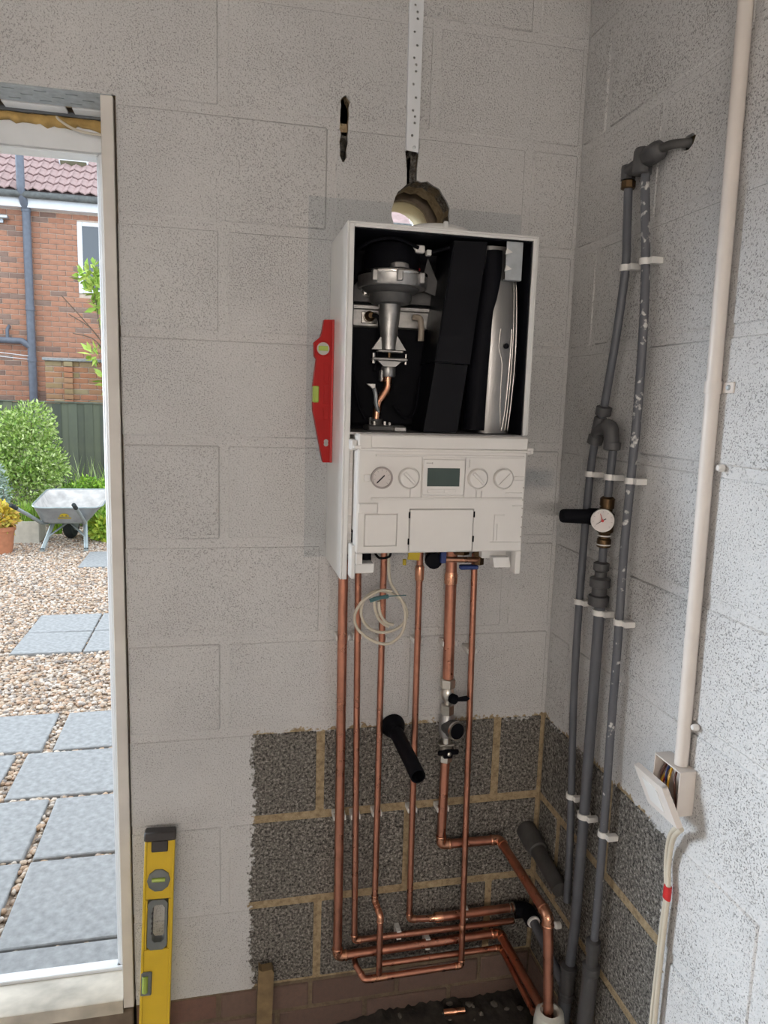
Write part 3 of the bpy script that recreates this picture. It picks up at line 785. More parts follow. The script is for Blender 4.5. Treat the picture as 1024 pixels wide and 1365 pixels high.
bp('needle', MB(Matrix.Translation((0.298, PY - 0.0042, GZ)) @ Matrix.Rotation(math.radians(45), 4, 'Y')).box(-0.0012, 0.0012, -0.0007, 0, -0.014, 0.007), M['black'], ga)
for i in range(9):
    a = math.radians(-135 + i * 33.75)
    bp('tick', MB(Matrix.Translation((0.298, PY - 0.0038, GZ)) @ Matrix.Rotation(a, 4, 'Y')).box(-0.0004, 0.0004, -0.0003, 0, 0.013, 0.0165), M['bezel'], ga)
bp('gauge_tab', MB().box(0.2625, 0.2755, PY - 0.004, PY, 1.293, 1.3065, 0.001), M['panel'], cp)
KNOBS = []
def knob(x, slot=False):
    KNOBS.append(x)
    k_ = bp('knob', MB().lathe([(0.0195, 0), (0.019, 0.005), (0.0175, 0.0065), (0, 0.0065)], (x, PY, GZ), (0, -1, 0), 36), M['panel'], cp)
    if slot:
        carve([k_], MB(Matrix.Translation((x, PY - 0.0066, GZ)) @ Matrix.Rotation(math.radians(45), 4, 'Y')).box(-0.0012, 0.0012, -0.002, 0.0030, -0.016, 0.016))
    else:
        bp('knob_grip', MB(Matrix.Translation((x, PY - 0.0066, GZ)) @ Matrix.Rotation(math.radians(-45), 4, 'Y')).box(-0.003, 0.003, -0.004, 0.001, -0.015, 0.015, 0.0012), M['panel'], k_)
knob(0.3525); knob(0.4945); knob(0.549, True)
for x, z0, z1 in ((0.3555, 1.262, 1.2785), (0.4925, 1.262, 1.2785), (0.4755, 1.322, 1.338), (0.5035, 1.262, 1.275)):
    groove(x, x + 0.0013, z0, z1)
dm = pb('display_module', 0.3795, 0.4665, 1.266, 1.338, 0.0035, b=0.002)
bp('display', MB().box(0.389, 0.4555, PY - 0.0045, PY - 0.003, 1.2845, 1.3205, 0.0005), M['lcd'], dm)
for a, b in ((0.390, 0.423), (0.424, 0.449)):
    bp('button', MB().box(a, b, PY - 0.0052, PY - 0.003, 1.2715, 1.2785, 0.001), M['panel'], dm)
bp('module_mark', MB().box(0.386, 0.397, PY - 0.0038, PY - 0.0034, 1.3295, 1.331).box(0.3975, 0.3995, PY - 0.0038, PY - 0.0034, 1.3285, 1.332), M['panel_line'], dm)
for a, b, c, d in ((0.3775, 0.379, 1.262, 1.341), (0.467, 0.4684, 1.262, 1.341)):
    groove(a, b, c, d)
def outline(x0, x1, z0, z1, w=0.0011, sides='lrtb', d=0.0032):
    if 'l' in sides: groove(x0, x0 + w, z0, z1, d)
    if 'r' in sides: groove(x1 - w, x1, z0, z1, d)
    if 't' in sides: groove(x0, x1, z1 - w, z1, d)
    if 'b' in sides: groove(x0, x1, z0, z0 + w, d)
fp = pb('flap', 0.3575, 0.4890, 1.1525, 1.2375, 0.0022, b=0.0014)
outline(0.356, 0.4905, 1.151, 1.2392, 0.0014, 'lrt', 0.012)
for x, z in ((0.355, 1.221), (0.3545, 1.168), (0.4893, 1.222), (0.4893, 1.172)):
    bp('hinge', MB().box(x, x + 0.0026, PY - 0.003, PY, z, z + 0.012), M['black'], fp)
hp = pb('left_hatch', 0.267, 0.331, 1.166, 1.2285, 0.002, b=0.0016)
outline(0.2655, 0.3325, 1.1645, 1.230, 0.0014)
pb('step_pad', 0.254, 0.291, 1.232, 1.250, 0.003)
outline(0.2535, 0.2925, 1.231, 1.2515, 0.0012, 'rt')
groove(0.534, 0.535, 1.1735, 1.2265); groove(0.5352, 0.556, 1.2255, 1.2265); groove(0.541, 0.542, 1.1735, 1.208); groove(0.527, 0.594, 1.170, 1.1712)
pb('right_bead', 0.556, 0.592, 1.270, 1.2725, 0.001); pb('right_bead', 0.572, 0.594, 1.296, 1.3055, 0.0015); pb('right_bead', 0.572, 0.594, 1.244, 1.247, 0.001)
for z in (1.181, 1.201, 1.222, 1.24, 1.257, 1.282):
    bp('rivet', MB().cyl((0.5935, PY - 0.0012, z), (0.5935, PY + 0.001, z), 0.0014, seg=8), M['bezel'], cp)
for x in KNOBS:
    carve([cp], MB().pipe_ring((x, PY - 0.002, GZ), (x, PY + 0.004, GZ), 0.0222, 0.0198, 36))
for x0, x1, z0, z1, d in GROOVES:
    carve([cp], MB().box(x0, x1, PY - 0.001, PY + d, z0, z1))
# feet of the panel and lower brackets
bp('panel_foot', MB().box(0.2515, 0.2645, PY + 0.001, PY + 0.03, 1.128, PZ0, 0.0015), M['panel'], cp)
bp('panel_foot', MB().box(0.586, 0.598, PY + 0.001, PY + 0.03, 1.102, PZ0, 0.0015), M['panel'], cp)
bp('lower_tray', MB().box(0.248, 0.292, -0.243, -0.19, 1.107, 1.127, 0.002).box(0.243, 0.252, -0.25, -0.215, 1.098, 1.165, 0.002), M['casing'])
bp('lower_tray', MB().prism([(0.545, 1.133), (0.580, 1.133), (0.586, 1.112), (0.549, 1.112)], (0, -0.235, 0), (1, 0, 0), (0, 0, 1), (0, 0.02, 0)).box(0.53, 0.585, -0.21, -0.19, 1.126, 1.15, 0.002), M['casing'])
bp('base_plate', MB().box(0.25, 0.60, -0.20, -0.02, 1.14, 1.150), M['cast_dark'])
# service valves under the boiler
vx = {'gas': (0.392, 'yellow_p'), 'flow': (0.452, 'blue')}
bp('service_valve', MB().cyl((0.466, -0.10, 1.115), (0.466, -0.10, 1.142), 0.016, seg=6).ball((0.440, -0.15, 1.112), 0.014).box(0.425, 0.452, -0.16, -0.14, 1.10, 1.14, 0.004), M['brass'])
bp('valve_wheel', MB().lathe([(0.018, 0), (0.018, 0.012), (0.01, 0.016)], (0.436, -0.165, 1.115), (0, -1, 0), 12), M['black'])
bp('valve_lever', MB().box(0.447, 0.459, -0.19, -0.178, 1.112, 1.142, 0.002), M['blue'])
bp('valve_lever', MB().box(0.500, 0.541, -0.165, -0.15, 1.091, 1.1005, 0.002), M['blue'])
bp('filling_link', MB().tube([(0.446, -0.16, 1.108), (0.452, -0.172, 1.115), (0.465, -0.172, 1.117), (0.535, -0.165, 1.113), (0.545, -0.15, 1.112)], 0.006, 14, R=0.01), M['copper_fit'])
bp('service_valve', MB().cyl((0.545, -0.15, 1.10), (0.545, -0.15, 1.142), 0.012, seg=6).cyl((0.515, -0.12, 1.117), (0.515, -0.12, 1.142), 0.018, seg=6).box(0.495, 0.555, -0.14, -0.11, 1.124, 1.141, 0.003), M['brass'])
bp('yellow_tag', MB().prism([(0.372, 1.124), (0.396, 1.122), (0.398, 1.142), (0.374, 1.142)], (0, -0.20, 0), (1, 0, 0), (0, 0, 1), (0, 0.006, 0)).cyl((0.366, -0.195, 1.112), (0.366, -0.195, 1.124), 0.004, seg=8), M['yellow_p'])
bp('cable_gland', MB().lathe([(0.011, 0), (0.011, 0.022)], (0.283, -0.2, 1.118), (0, 0, 1), 12).tube([(0.30, -0.2, 1.142), (0.31, -0.205, 1.13), (0.33, -0.205, 1.132), (0.335, -0.2, 1.142)], 0.0025, 6, smooth=True), M['black'])

# coiled mains cable hanging from the boiler
coil = thing('coiled_cable', 'loosely coiled off-white mains cable hanging under the boiler', 'cable', (0.345, -0.12, 0.92))
pts = [(0.343, -0.15, 1.140), (0.343, -0.15, 1.10), (0.352, -0.135, 1.06), (0.372, -0.12, 1.03), (0.392, -0.112, 1.0), (0.398, -0.108, 0.975), (0.385, -0.105, 0.95), (0.352, -0.102, 0.937), (0.318, -0.10, 0.945), (0.297, -0.10, 0.975), (0.300, -0.10, 1.01),
       (0.325, -0.102, 1.032), (0.355, -0.106, 1.03), (0.384, -0.11, 1.012), (0.394, -0.112, 0.975), (0.386, -0.112, 0.935), (0.358, -0.108, 0.912), (0.322, -0.104, 0.920), (0.290, -0.10, 0.945), (0.281, -0.10, 0.975), (0.29, -0.102, 1.0), (0.305, -0.106, 1.018), (0.335, -0.112, 1.036), (0.360, -0.116, 1.035)]
build('cable', MB().tube(pts, 0.0034, 10, smooth=True, n=6), M['cable'], coil)
build('cable_tail', MB().tube([(0.322, -0.108, 1.02), (0.327, -0.106, 0.99), (0.338, -0.104, 0.965), (0.358, -0.104, 0.950)], 0.0034, 10, smooth=True), M['cable'], coil)
build('cable_tail', MB().tube([(0.332, -0.112, 1.012), (0.336, -0.110, 0.985), (0.350, -0.108, 0.963), (0.368, -0.108, 0.955)], 0.0034, 10, smooth=True), M['cable'], coil)
build('bare_core', MB().tube([(0.312, -0.114, 1.014), (0.33, -0.118, 1.021), (0.352, -0.118, 1.024)], 0.0045, 8, smooth=True), M['teal'], coil, label='teal taped wire ends')
build('bare_core', MB().tube([(0.340, -0.12, 1.024), (0.366, -0.122, 1.026), (0.392, -0.12, 1.026)], 0.0013, 6, smooth=True), M['teal'], coil)
# ------------------------------------------------------------------ copper pipes under the boiler
def elbow(parent, p, a, b, r, mat='copper_fit'):
    """soldered elbow: socket collars on both legs at corner p towards a and b"""
    p = Vector(p); da = (Vector(a) - p).normalized(); db = (Vector(b) - p).normalized()
    L = r * 2.2
    mb = MB().tube([p + da * L, p, p + db * L], r * 1.10, 16, R=r * 1.4)
    for d in (da, db):
        mb.lathe([(r * 1.12, 0), (r * 1.2, r * 0.1), (r * 1.2, r * 0.35), (r * 1.12, r * 0.5)], p + d * (L - r * 0.5), d, 16)
    return build('elbow', mb, M[mat], parent)
def coupling(parent, p, d, r, L=0.022, name='coupling', mat='copper_fit', k=1.12):
    d = Vector(d).normalized(); p = Vector(p)
    return build(name, MB().lathe([(r * 1.02, -L / 2), (r * k, -L / 2 + 0.001), (r * k, L / 2 - 0.001), (r * 1.02, L / 2)], p, d, 18), M[mat], parent)
def run(parent, pts, r, R=None, name='pipe', mat='copper', seg=18):
    return build(name, MB().tube(pts, r, seg, R=R if R else r * 1.6), M[mat], parent)

YP = -0.030
p1 = thing('copper_pipe', 'thick copper pipe nearest the doorway, turning along the wall low down', 'pipe', (0.268, YP, 0.07))
c1 = [(0.2655, YP, 1.088), (0.272, YP, 0.083), (0.700, YP, 0.087), (0.697, -0.300, 0.105)]
run(p1, c1, 0.011); elbow(p1, c1[1], c1[0], c1[2], 0.011); elbow(p1, c1[2], c1[1], c1[3], 0.011)
p2 = thing('copper_pipe', 'thin copper pipe second from the doorway, turning along the wall low down', 'pipe', (0.305, YP, 0.11))
c2 = [(0.299, YP, 1.139), (0.314, YP, 0.121), (0.738, YP, 0.116)]
run(p2, c2, 0.0075); elbow(p2, c2[1], c2[0], c2[2], 0.0075)
p3 = thing('copper_pipe', 'thin copper pipe behind the cable coil, stepping forward near the bottom', 'pipe', (0.362, YP, 0.045))
c3 = [(0.3595, YP, 1.139), (0.363, YP, 0.222), (0.370, -0.066, 0.207), (0.370, -0.070, 0.052)]
run(p3, c3, 0.0075); elbow(p3, c3[1], c3[0], c3[2], 0.0075); elbow(p3, c3[2], c3[1], c3[3], 0.0075)
build('tee', MB().cyl((0.350, -0.070, 0.0425), (0.390, -0.070, 0.0425), 0.0088, seg=16), M['copper_fit'], p3)
p3b = thing('copper_pipe', 'short thin copper pipe running behind the front drop, under the thick one', 'pipe', (0.53, -0.048, 0.05))
c3b = [(0.3825, -0.045, 0.057), (0.700, -0.045, 0.0555), (0.690, -0.27, 0.073)]
run(p3b, c3b, 0.0075); elbow(p3b, c3b[1], c3b[0], c3b[2], 0.0075)
p4 = thing('copper_pipe', 'thin copper pipe passing behind the black waste stub, then widening along wall', 'pipe', (0.45, YP, 0.15))
c4 = [(0.4455, YP, 1.11), (0.4535, YP, 0.160), (0.514, YP, 0.154)]
run(p4, c4, 0.0075); elbow(p4, c4[1], c4[0], c4[2], 0.0075)
build('reducer', MB().lathe([(0.0085, 0), (0.0085, 0.012), (0.0122, 0.018), (0.0122, 0.036)], (0.505, YP, 0.1545), (1, 0, 0), 18), M['copper_fit'], p4)
run(p4, [(0.53, YP, 0.1545), (0.742, YP, 0.155)], 0.011, name='wide_pipe')
for x in (0.722, 0.731):
    build('ring', MB().lathe([(0.0112, 0), (0.0135, 0.001), (0.0135, 0.004), (0.0112, 0.005)], (x, YP, 0.155), (1, 0, 0), 18), M['nickel'], p4)
build('adaptor', MB().lathe([(0.0085, 0), (0.0105, 0.004), (0.0105, 0.034), (0.0085, 0.038)], (0.4461, YP, 1.035), (0, 0, 1), 18), M['copper_fit'], p4)
p5 = thing('copper_pipe', 'thickest copper pipe, dropping from the boiler into the filter valve', 'pipe', (0.525, YP, 0.79))
run(p5, [(0.5225, YP, 1.11), (0.5275, YP, 0.792)], 0.0135)
build('reducer', MB().lathe([(0.0137, 0), (0.0155, 0.002), (0.0155, 0.022), (0.0125, 0.034), (0.0125, 0.07)], (0.5235, YP, 1.025), (0, 0, 1), 20), M['copper_fit'], p5)
p5b = thing('copper_pipe', 'thick copper pipe from under the filter valve, bending out and down to floor', 'pipe', (0.529, YP, 0.34))
c5 = [(0.5300, YP, 0.590), (0.528, YP, 0.356), (0.685, YP, 0.352), (0.690, -0.305, 0.345), (0.7055, -0.315, 0.06)]
run(p5b, c5, 0.0113)
for i in (1, 2, 3): elbow(p5b, c5[i], c5[i - 1], c5[i + 1], 0.0113)
p6 = thing('copper_pipe', 'thin copper pipe nearest the room corner, crossing over the other pipes', 'pipe', (0.58, -0.05, 0.04))
c6 = [(0.579, -0.033, 1.10), (0.5835, -0.070, 0.043), (0.334, -0.070, 0.0425), (0.318, -0.040, 0.058), (0.318, 0.0, 0.058)]
run(p6, c6, 0.0075); elbow(p6, c6[1], c6[0], c6[2], 0.0075); elbow(p6, c6[2], c6[1], c6[3], 0.0075, 'copper')
coupling(p6, (0.5828, -0.0655, 0.145), (0.003, -0.025, -1), 0.0075)
sleeve = thing('pipe_sleeve', 'white plastic sleeve in the corner that two copper pipes drop into', 'sleeve', (0.7055, -0.312, ZF))
build('body', MB().lathe([(0.036, 0), (0.034, 0.24), (0.031, 0.262), (0.022, 0.268), (0.016, 0.262), (0.016, 0.2)], (0.7055, -0.314, ZF), (0, 0, 1), 24), M['sleeve'], sleeve)

# filter valve between the two thick pipes
fv = thing('filter_valve', 'nickel-plated isolating valve with strainer cap between thick copper pipes', 'valve', (0.529, -0.035, 0.58))
def fvp(n, mb, m): return build(n, mb, M[m], fv)
def hexnut(x, y, z0, z1, r): return MB().lathe([(r * 0.85, 0), (r, 0.002), (r, z1 - z0 - 0.002), (r * 0.85, z1 - z0)], (x, y, z0), (0, 0, 1), 6)
fvp('nut', hexnut(0.5275, YP, 0.768, 0.792, 0.0185), 'nickel')
fvp('body', MB().lathe([(0.0115, 0), (0.015, 0.006), (0.017, 0.016), (0.015, 0.026), (0.0115, 0.032)], (0.528, YP, 0.737), (0, 0, 1), 20), 'nickel')
fvp('handle', MB().lathe([(0.012, 0), (0.012, 0.012), (0.006, 0.016)], (0.534, YP - 0.015, 0.747), (0.5, -1, 0), 14).prism([(0.0, -0.004), (0.026, -0.005), (0.034, 0.001), (0.028, 0.007), (0.0, 0.004)], (0.541, YP - 0.024, 0.748), (1, 0, 0), (0, 0, 1), (0, -0.006, 0)), 'black')
fvp('neck', MB().cyl((0.5285, YP, 0.727), (0.5285, YP, 0.738), 0.0085, seg=14), 'nickel')
fvp('nut', hexnut(0.5288, YP, 0.700, 0.727, 0.0165), 'nickel')
fvp('strainer_body', MB().lathe([(0.014, 0), (0.0195, 0.012), (0.0195, 0.046), (0.014, 0.058)], (0.5292, YP, 0.643), (0, 0, 1), 22), 'cast')
cd = Vector((0.28, -1, 0.12)).normalized(); co = Vector((0.529, YP - 0.006, 0.672))
fvp('strainer_neck', MB().lathe([(0.018, 0), (0.019, 0.022), (0.0225, 0.024), (0.0225, 0.037)], co, cd, 24), 'cast_dark')
fvp('cap_ring', MB().pipe_ring(co + cd * 0.0371, co + cd * 0.044, 0.0228, 0.0190, 32), 'steel_bright')
fvp('cap_face', MB().cyl(co + cd * 0.0372, co + cd * 0.0405, 0.0191, seg=30), 'black')
fvp('neck', MB().cyl((0.5297, YP, 0.626), (0.5297, YP, 0.644), 0.0105, seg=16), 'nickel')
fvp('flange', MB().box(0.511, 0.549, YP - 0.010, YP + 0.010, 0.6195, 0.6255, 0.002), 'nickel')
fvp('handle', MB().box(0.5035, 0.5565, YP - 0.0245, YP - 0.0155, 0.604, 0.617, 0.003).box(0.518, 0.5415, YP - 0.024, YP - 0.0155, 0.595, 0.6185, 0.003), 'black')
fvp('handle_screw', MB().lathe([(0.005, 0), (0.005, 0.003), (0.003, 0.0045)], (0.5305, YP - 0.0246, 0.609), (0, -1, 0), 12), 'nickel')
fvp('body', MB().lathe([(0.0115, 0), (0.0150, 0.006), (0.0150, 0.018), (0.0115, 0.022)], (0.5298, YP, 0.5975), (0, 0, 1), 18), 'nickel')
fvp('nut', hexnut(0.5300, YP, 0.578, 0.5975, 0.0165), 'nickel')

# black waste stub out of the wall
ws = thing('waste_pipe', 'black plastic waste pipe stub poking out of the bare block wall', 'pipe', (0.405, -0.1, 0.625))
build('stub', MB().pipe_ring((0.4005, -0.002, 0.668), (0.4112, -0.205, 0.642), 0.0170, 0.0145, 28), M['black'], ws)
build('socket', MB().lathe([(0.0295, 0), (0.0295, 0.008), (0.024, 0.022), (0.019, 0.035)], (0.4005, 0.0, 0.668), (0.05, -1, -0.13), 26), M['black'], ws)

# white clips: a base on the wall with two jaws round the pipe
def clip_back(x, y, z, r, label, group):
    t = thing('pipe_clip', label, 'clip', (x, -0.001, z - 0.006), group)
    w = r + 0.0042
    build('base', MB().box(x - w, x + w, y + r + 0.0005, 0.0, z - 0.006, z + 0.006, 0.001), M['white_plastic'], t)
    for s in (-1, 1):
        a, b = sorted((x + s * (r + 0.0008), x + s * w))
        build('jaw', MB().box(a, b, y - r * 0.55, y + r + 0.0005, z - 0.006, z + 0.006, 0.001), M['white_plastic'], t)
gw = 'white clips holding the copper pipes'
pd = ['thick pipe nearest the doorway', 'second thin pipe from the doorway', 'pipe behind the cable coil', 'pipe behind the waste stub', 'thick pipe at the filter valve', 'thin pipe nearest the corner']
for i, (x, r, z) in enumerate(((0.2667, 0.011, 0.905), (0.3025, 0.0075, 0.905), (0.3603, 0.0075, 0.898), (0.4473, 0.0075, 0.890), (0.5258, 0.0135, 0.880))):
    clip_back(x, YP, z, r, 'white plastic clip on painted wall, gripping ' + pd[i], gw)
clip_back(0.580, -0.041, 0.862, 0.0075, 'white plastic clip on painted wall, gripping ' + pd[5], gw)
for i, (x, r, z) in enumerate(((0.2695, 0.011, 0.456), (0.309, 0.0075, 0.453), (0.3622, 0.0075, 0.455), (0.4510, 0.0075, 0.456), (0.5287, 0.0113, 0.452))):
    clip_back(x, YP, z, r, 'white plastic clip on bare block, gripping ' + pd[i], gw)
def clip_under(x, y, z, r, label):
    t = thing('pipe_clip', label, 'clip', (x, -0.001, z), gw)
    build('base', MB().box(x - 0.006, x + 0.006, y + r + 0.0005, 0.0, z - r - 0.003, z + r + 0.004, 0.001), M['white_plastic'], t)
    for s in (-1, 1):
        a, b = sorted((z + s * (r + 0.0008), z + s * (r + 0.0042)))
        build('jaw', MB().box(x - 0.006, x + 0.006, y - r * 0.5, y + r + 0.0005, a, b, 0.001), M['white_plastic'], t)
clip_under(0.428, YP, 0.1195, 0.0075, 'white plastic clip on the low horizontal thin copper pipe')
clip_under(0.505, YP, 0.0845, 0.011, 'white plastic clip on the low horizontal thick copper pipe')
clip_under(0.603, YP, 0.1546, 0.011, 'white plastic clip on the widened pipe behind the crossing pipe')

# ------------------------------------------------------------------ grey plastic pipes on the right wall
W = 0.7765
ga_ = thing('grey_pipe', 'thin grey plastic pipe bowing down the right wall nearest the corner', 'pipe', (W, -0.22, 0.3))
A = [(W, -0.259, 1.885), (W, -0.266, 1.80), (W, -0.272, 1.72), (W, -0.256, 1.59), (W, -0.233, 1.47), (W, -0.221, 1.42), (W, -0.204, 1.38), (W, -0.193, 1.33), (W, -0.186, 1.225), (W, -0.184, 1.12), (W, -0.184, 0.934), (W, -0.192, 0.758), (W, -0.214, 0.531), (W, -0.223, 0.407), (W, -0.226, 0.31)]
build('pipe', MB().tube(A, 0.0085, 14, smooth=True, n=4), M['grey_pipe'], ga_)
tee = build('tee', MB().lathe([(0.012, -0.022), (0.0135, -0.02), (0.0135, 0.02), (0.012, 0.022)], (W - 0.002, -0.216, 1.407), (0, 0.30, -1), 16).cyl((W - 0.002, -0.222, 1.402), (W - 0.006, -0.262, 1.408), 0.0125, seg=14), M['grey_fit'], ga_)
for p_, d_ in (((W - 0.001, -0.2295, 1.441), (0, 0.25, -1)), ((W - 0.001, -0.2045, 1.380), (0, 0.33, -1))):
    build('collar_nut', MB().lathe([(0.0125, -0.010), (0.0165, -0.0085), (0.0165, 0.0085), (0.0125, 0.010)], p_, d_, 10), M['grey_fit'], tee)
build('cap', MB().lathe([(0.0145, -0.014), (0.0145, 0.012), (0.010, 0.014)], (W, -0.256, 1.905), (0, 0, 1), 8), M['grey_fit'], ga_)
build('brass_nut', MB().lathe([(0.0125, -0.008), (0.0145, -0.006), (0.0145, 0.006), (0.0125, 0.008)], (W, -0.2585, 1.8815), (0, 0, 1), 8), M['brass'], ga_)

gb_ = thing('grey_pipe', 'grey plastic pipe with gauge valve, dropping down the right wall', 'pipe', (W, -0.27, ZF))
build('elbow', MB().tube([(W - 0.006, -0.256, 1.410), (W - 0.006, -0.274, 1.408), (W - 0.004, -0.2775, 1.372)], 0.0155, 14, R=0.016).lathe([(0.0135, 0), (0.0175, 0.002), (0.0175, 0.016), (0.0135, 0.018)], (W - 0.003, -0.2775, 1.362), (0, 0, 1), 10), M['grey_fit'], gb_)
build('pipe', MB().tube([(W, -0.2775, 1.366), (W, -0.2745, 1.32), (W, -0.271, 1.26)], 0.0085, 14, smooth=True), M['grey_pipe'], gb_)
build('pipe', MB().cyl((W, -0.2685, 1.16), (W, -0.269, 1.122), 0.0085, seg=14), M['grey_pipe'], gb_)
build('check_valve', MB().lathe([(0.010, 0), (0.0165, -0.003), (0.0165, -0.018), (0.0125, -0.022), (0.0125, -0.032), (0.0215, -0.036), (0.0215, -0.054), (0.0155, -0.056), (0.0155, -0.072), (0.0215, -0.074), (0.0215, -0.094), (0.013, -0.098)], (W - 0.002, -0.270, 1.128), (0, -0.02, 1), 12), M['grey_fit'], gb_)
build('wide_pipe', MB().tube([(W, -0.2725, 1.034), (W, -0.273, 0.79), (W, -0.273, 0.56), (W, -0.270, 0.29), (W, -0.262, 0.18)], 0.0115, 16, smooth=True), M['grey_pipe'], gb_)
build('coupling', MB().lathe([(0.013, 0), (0.0185, 0.002), (0.0185, 0.018), (0.0165, 0.02), (0.0165, 0.07), (0.0185, 0.072), (0.0185, 0.088), (0.013, 0.09)], (W - 0.002, -0.256, 0.085), (0, -0.06, 1), 18), M['grey_fit'], gb_)
build('floor_pipe', MB().cyl((W - 0.002, -0.256, 0.088), (W - 0.002, -0.240, ZF), 0.0155, seg=16), M['grey_pipe'], gb_)
prv = thing('pressure_valve', 'pressure reducing valve with round gauge and black cap on grey pipe', 'valve', (W, -0.268, 1.16))
build('body', MB().lathe([(0.0105, 0), (0.0145, 0.002), (0.0145, 0.018), (0.012, 0.02), (0.012, 0.03), (0.017, 0.034), (0.017, 0.072), (0.012, 0.076), (0.012, 0.082), (0.0150, 0.084), (0.0150, 0.104), (0.0105, 0.108)], (W, -0.2685, 1.158), (0, -0.02, 1), 12), M['brass'], prv)
for z in (1.163, 1.182, 1.244):
    build('white_washer', MB().lathe([(0.012, 0), (0.0150, 0.0005), (0.0150, 0.003), (0.012, 0.0035)], (W, -0.2685, z), (0, 0, 1), 14), M['white_plastic'], prv)
build('cap', MB().lathe([(0.018, 0), (0.018, 0.03), (0.0155, 0.034), (0.0145, 0.088), (0.013, 0.092)], (W - 0.004, -0.262, 1.222), (-1, 0, 0.03), 20), M['black'], prv)
gd = Vector((-0.50, -0.86, 0.08)).normalized(); go = Vector((W - 0.012, -0.279, 1.219))
gauge = build('gauge', MB().cyl(go, go + gd * 0.022, 0.008, seg=12).lathe([(0.020, 0), (0.0235, 0.003), (0.0235, 0.016), (0.0225, 0.0175)], go + gd * 0.020, gd, 36), M['white_plastic'], prv)
fo = go + gd * 0.0377
build('dial', MB().cyl(fo, fo + gd * 0.0008, 0.0213, seg=36), M['dial'], gauge)
ux = Vector((0.86, -0.5, 0)).normalized(); uz = gd.cross(ux); uz = uz if uz.z > 0 else -uz
def needle(ang, L, w, mat, name, back=0.004, h=0.0012):
    a = math.radians(ang); d = ux * math.sin(a) + uz * math.cos(a); s = ux * math.cos(a) - uz * math.sin(a)
    build(name, MB().prism([(-w, -back), (w, -back), (w * 0.5, L), (-w * 0.5, L)], fo + gd * h, s, d, gd * 0.0005), M[mat], gauge)
needle(-125, 0.015, 0.0009, 'black', 'needle', 0.008); needle(-20, 0.015, 0.0011, 'red_p', 'red_needle', 0.003, 0.0018)
build('hub', MB().cyl(fo + gd * 0.001, fo + gd * 0.003, 0.0028, seg=12), M['red_p'], gauge)
for i in range(9):
    a = math.radians(-130 + i * 32.5); d = ux * math.sin(a) + uz * math.cos(a); s = ux * math.cos(a) - uz * math.sin(a)
    build('tick', MB().prism([(-0.0004, 0.0165), (0.0004, 0.0165), (0.0004, 0.0195), (-0.0004, 0.0195)], fo + gd * 0.0009, s, d, gd * 0.0003), M['bezel'], gauge)

gc_ = thing('grey_pipe', 'paint-splashed grey plastic pipe from the hole high in right wall', 'pipe', (W, -0.35, ZF))
m_ = NT('paint_splashed_pipe'); pp = m_.pos()
zz_ = m_.xyz(pp)[2]
spl = m_.math('MULTIPLY', m_.math('SUBTRACT', m_.math('ADD', m_.noise(pp, 60, 3), m_.math('MULTIPLY', m_.math('SUBTRACT', zz_, 1.3), 0.10)), 0.60), 14, True)
m_.color(m_.mix(spl, (0.10, 0.104, 0.118), (0.55, 0.54, 0.52))); m_.set(0.5); M['splashed'] = m_.m
C = [(W, -0.317, 1.91), (W, -0.322, 1.85), (W, -0.343, 1.72), (W, -0.354, 1.58), (W, -0.356, 1.426), (W, -0.352, 1.309), (W, -0.348, 1.158), (W, -0.352, 0.989), (W, -0.353, 0.781), (W, -0.356, 0.616), (W, -0.356, 0.408), (W, -0.354, 0.29)]
build('pipe', MB().tube(C, 0.0085, 14, smooth=True, n=5), M['splashed'], gc_)
build('tee', MB().lathe([(0.016, -0.02), (0.0185, -0.018), (0.0185, 0.02), (0.015, 0.027), (0.006, 0.029)], (W - 0.004, -0.3125, 1.905), (0, -0.05, 1), 10).cyl((W - 0.001, -0.26, 1.907), (W - 0.003, -0.30, 1.909), 0.0125, seg=10), M['grey_fit'], gc_)
build('union', MB().lathe([(0.017, 0), (0.0185, 0.003), (0.0185, 0.034), (0.013, 0.042), (0.009, 0.045)], (W - 0.003, -0.328, 1.912), (0, -1, 0.05), 8), M['grey_fit'], gc_)
build('stub', MB().tube([(W - 0.003, -0.372, 1.914), (W + 0.004, -0.395, 1.914), (W + 0.030, -0.412, 1.914)], 0.008, 12, smooth=True), M['dark_pipe'], gc_)
build('coupling', MB().lathe([(0.0095, 0), (0.0155, -0.004), (0.0155, -0.03), (0.0125, -0.034), (0.0125, -0.06), (0.019, -0.064), (0.019, -0.082), (0.0165, -0.085)], (W - 0.001, -0.354, 0.315), (0, -0.02, 1), 18), M['grey_fit'], gc_)
build('floor_pipe', MB().cyl((W - 0.001, -0.3525, 0.232), (W - 0.001, -0.326, ZF), 0.0175, seg=18), M['grey_fit'], gc_)

def clip_right(y, z, r, label, L=0.0):
    t = thing('pipe_clip', label, 'clip', (XR, y, z - 0.006), 'white clips on the right wall')
    build('band', MB().pipe_ring((W, y, z - 0.006), (W, y, z + 0.006), r + 0.0032, r + 0.0005, 18), M['white_plastic'], t)
    build('base', MB().box(W - 0.002, XR - 0.0002, y - r - 0.012 - L, y - r - 0.001, z - 0.006, z + 0.006, 0.001), M['white_plastic'], t)
cl = {'a': 'thin grey pipe nearest the corner', 'b': 'grey pipe that carries the gauge valve', 'c': 'paint-splashed grey pipe'}
clip_right(-0.272, 1.722, 0.0085, 'white clip high up on the ' + cl['a'], 0.004)
clip_right(-0.3430, 1.722, 0.0085, 'white clip high up on the ' + cl['c'], 0.004)
clip_right(-0.191, 1.305, 0.0085, 'white clip above the gauge on the ' + cl['a'])
clip_right(-0.2735, 1.307, 0.0085, 'white clip above the gauge on the ' + cl['b'])
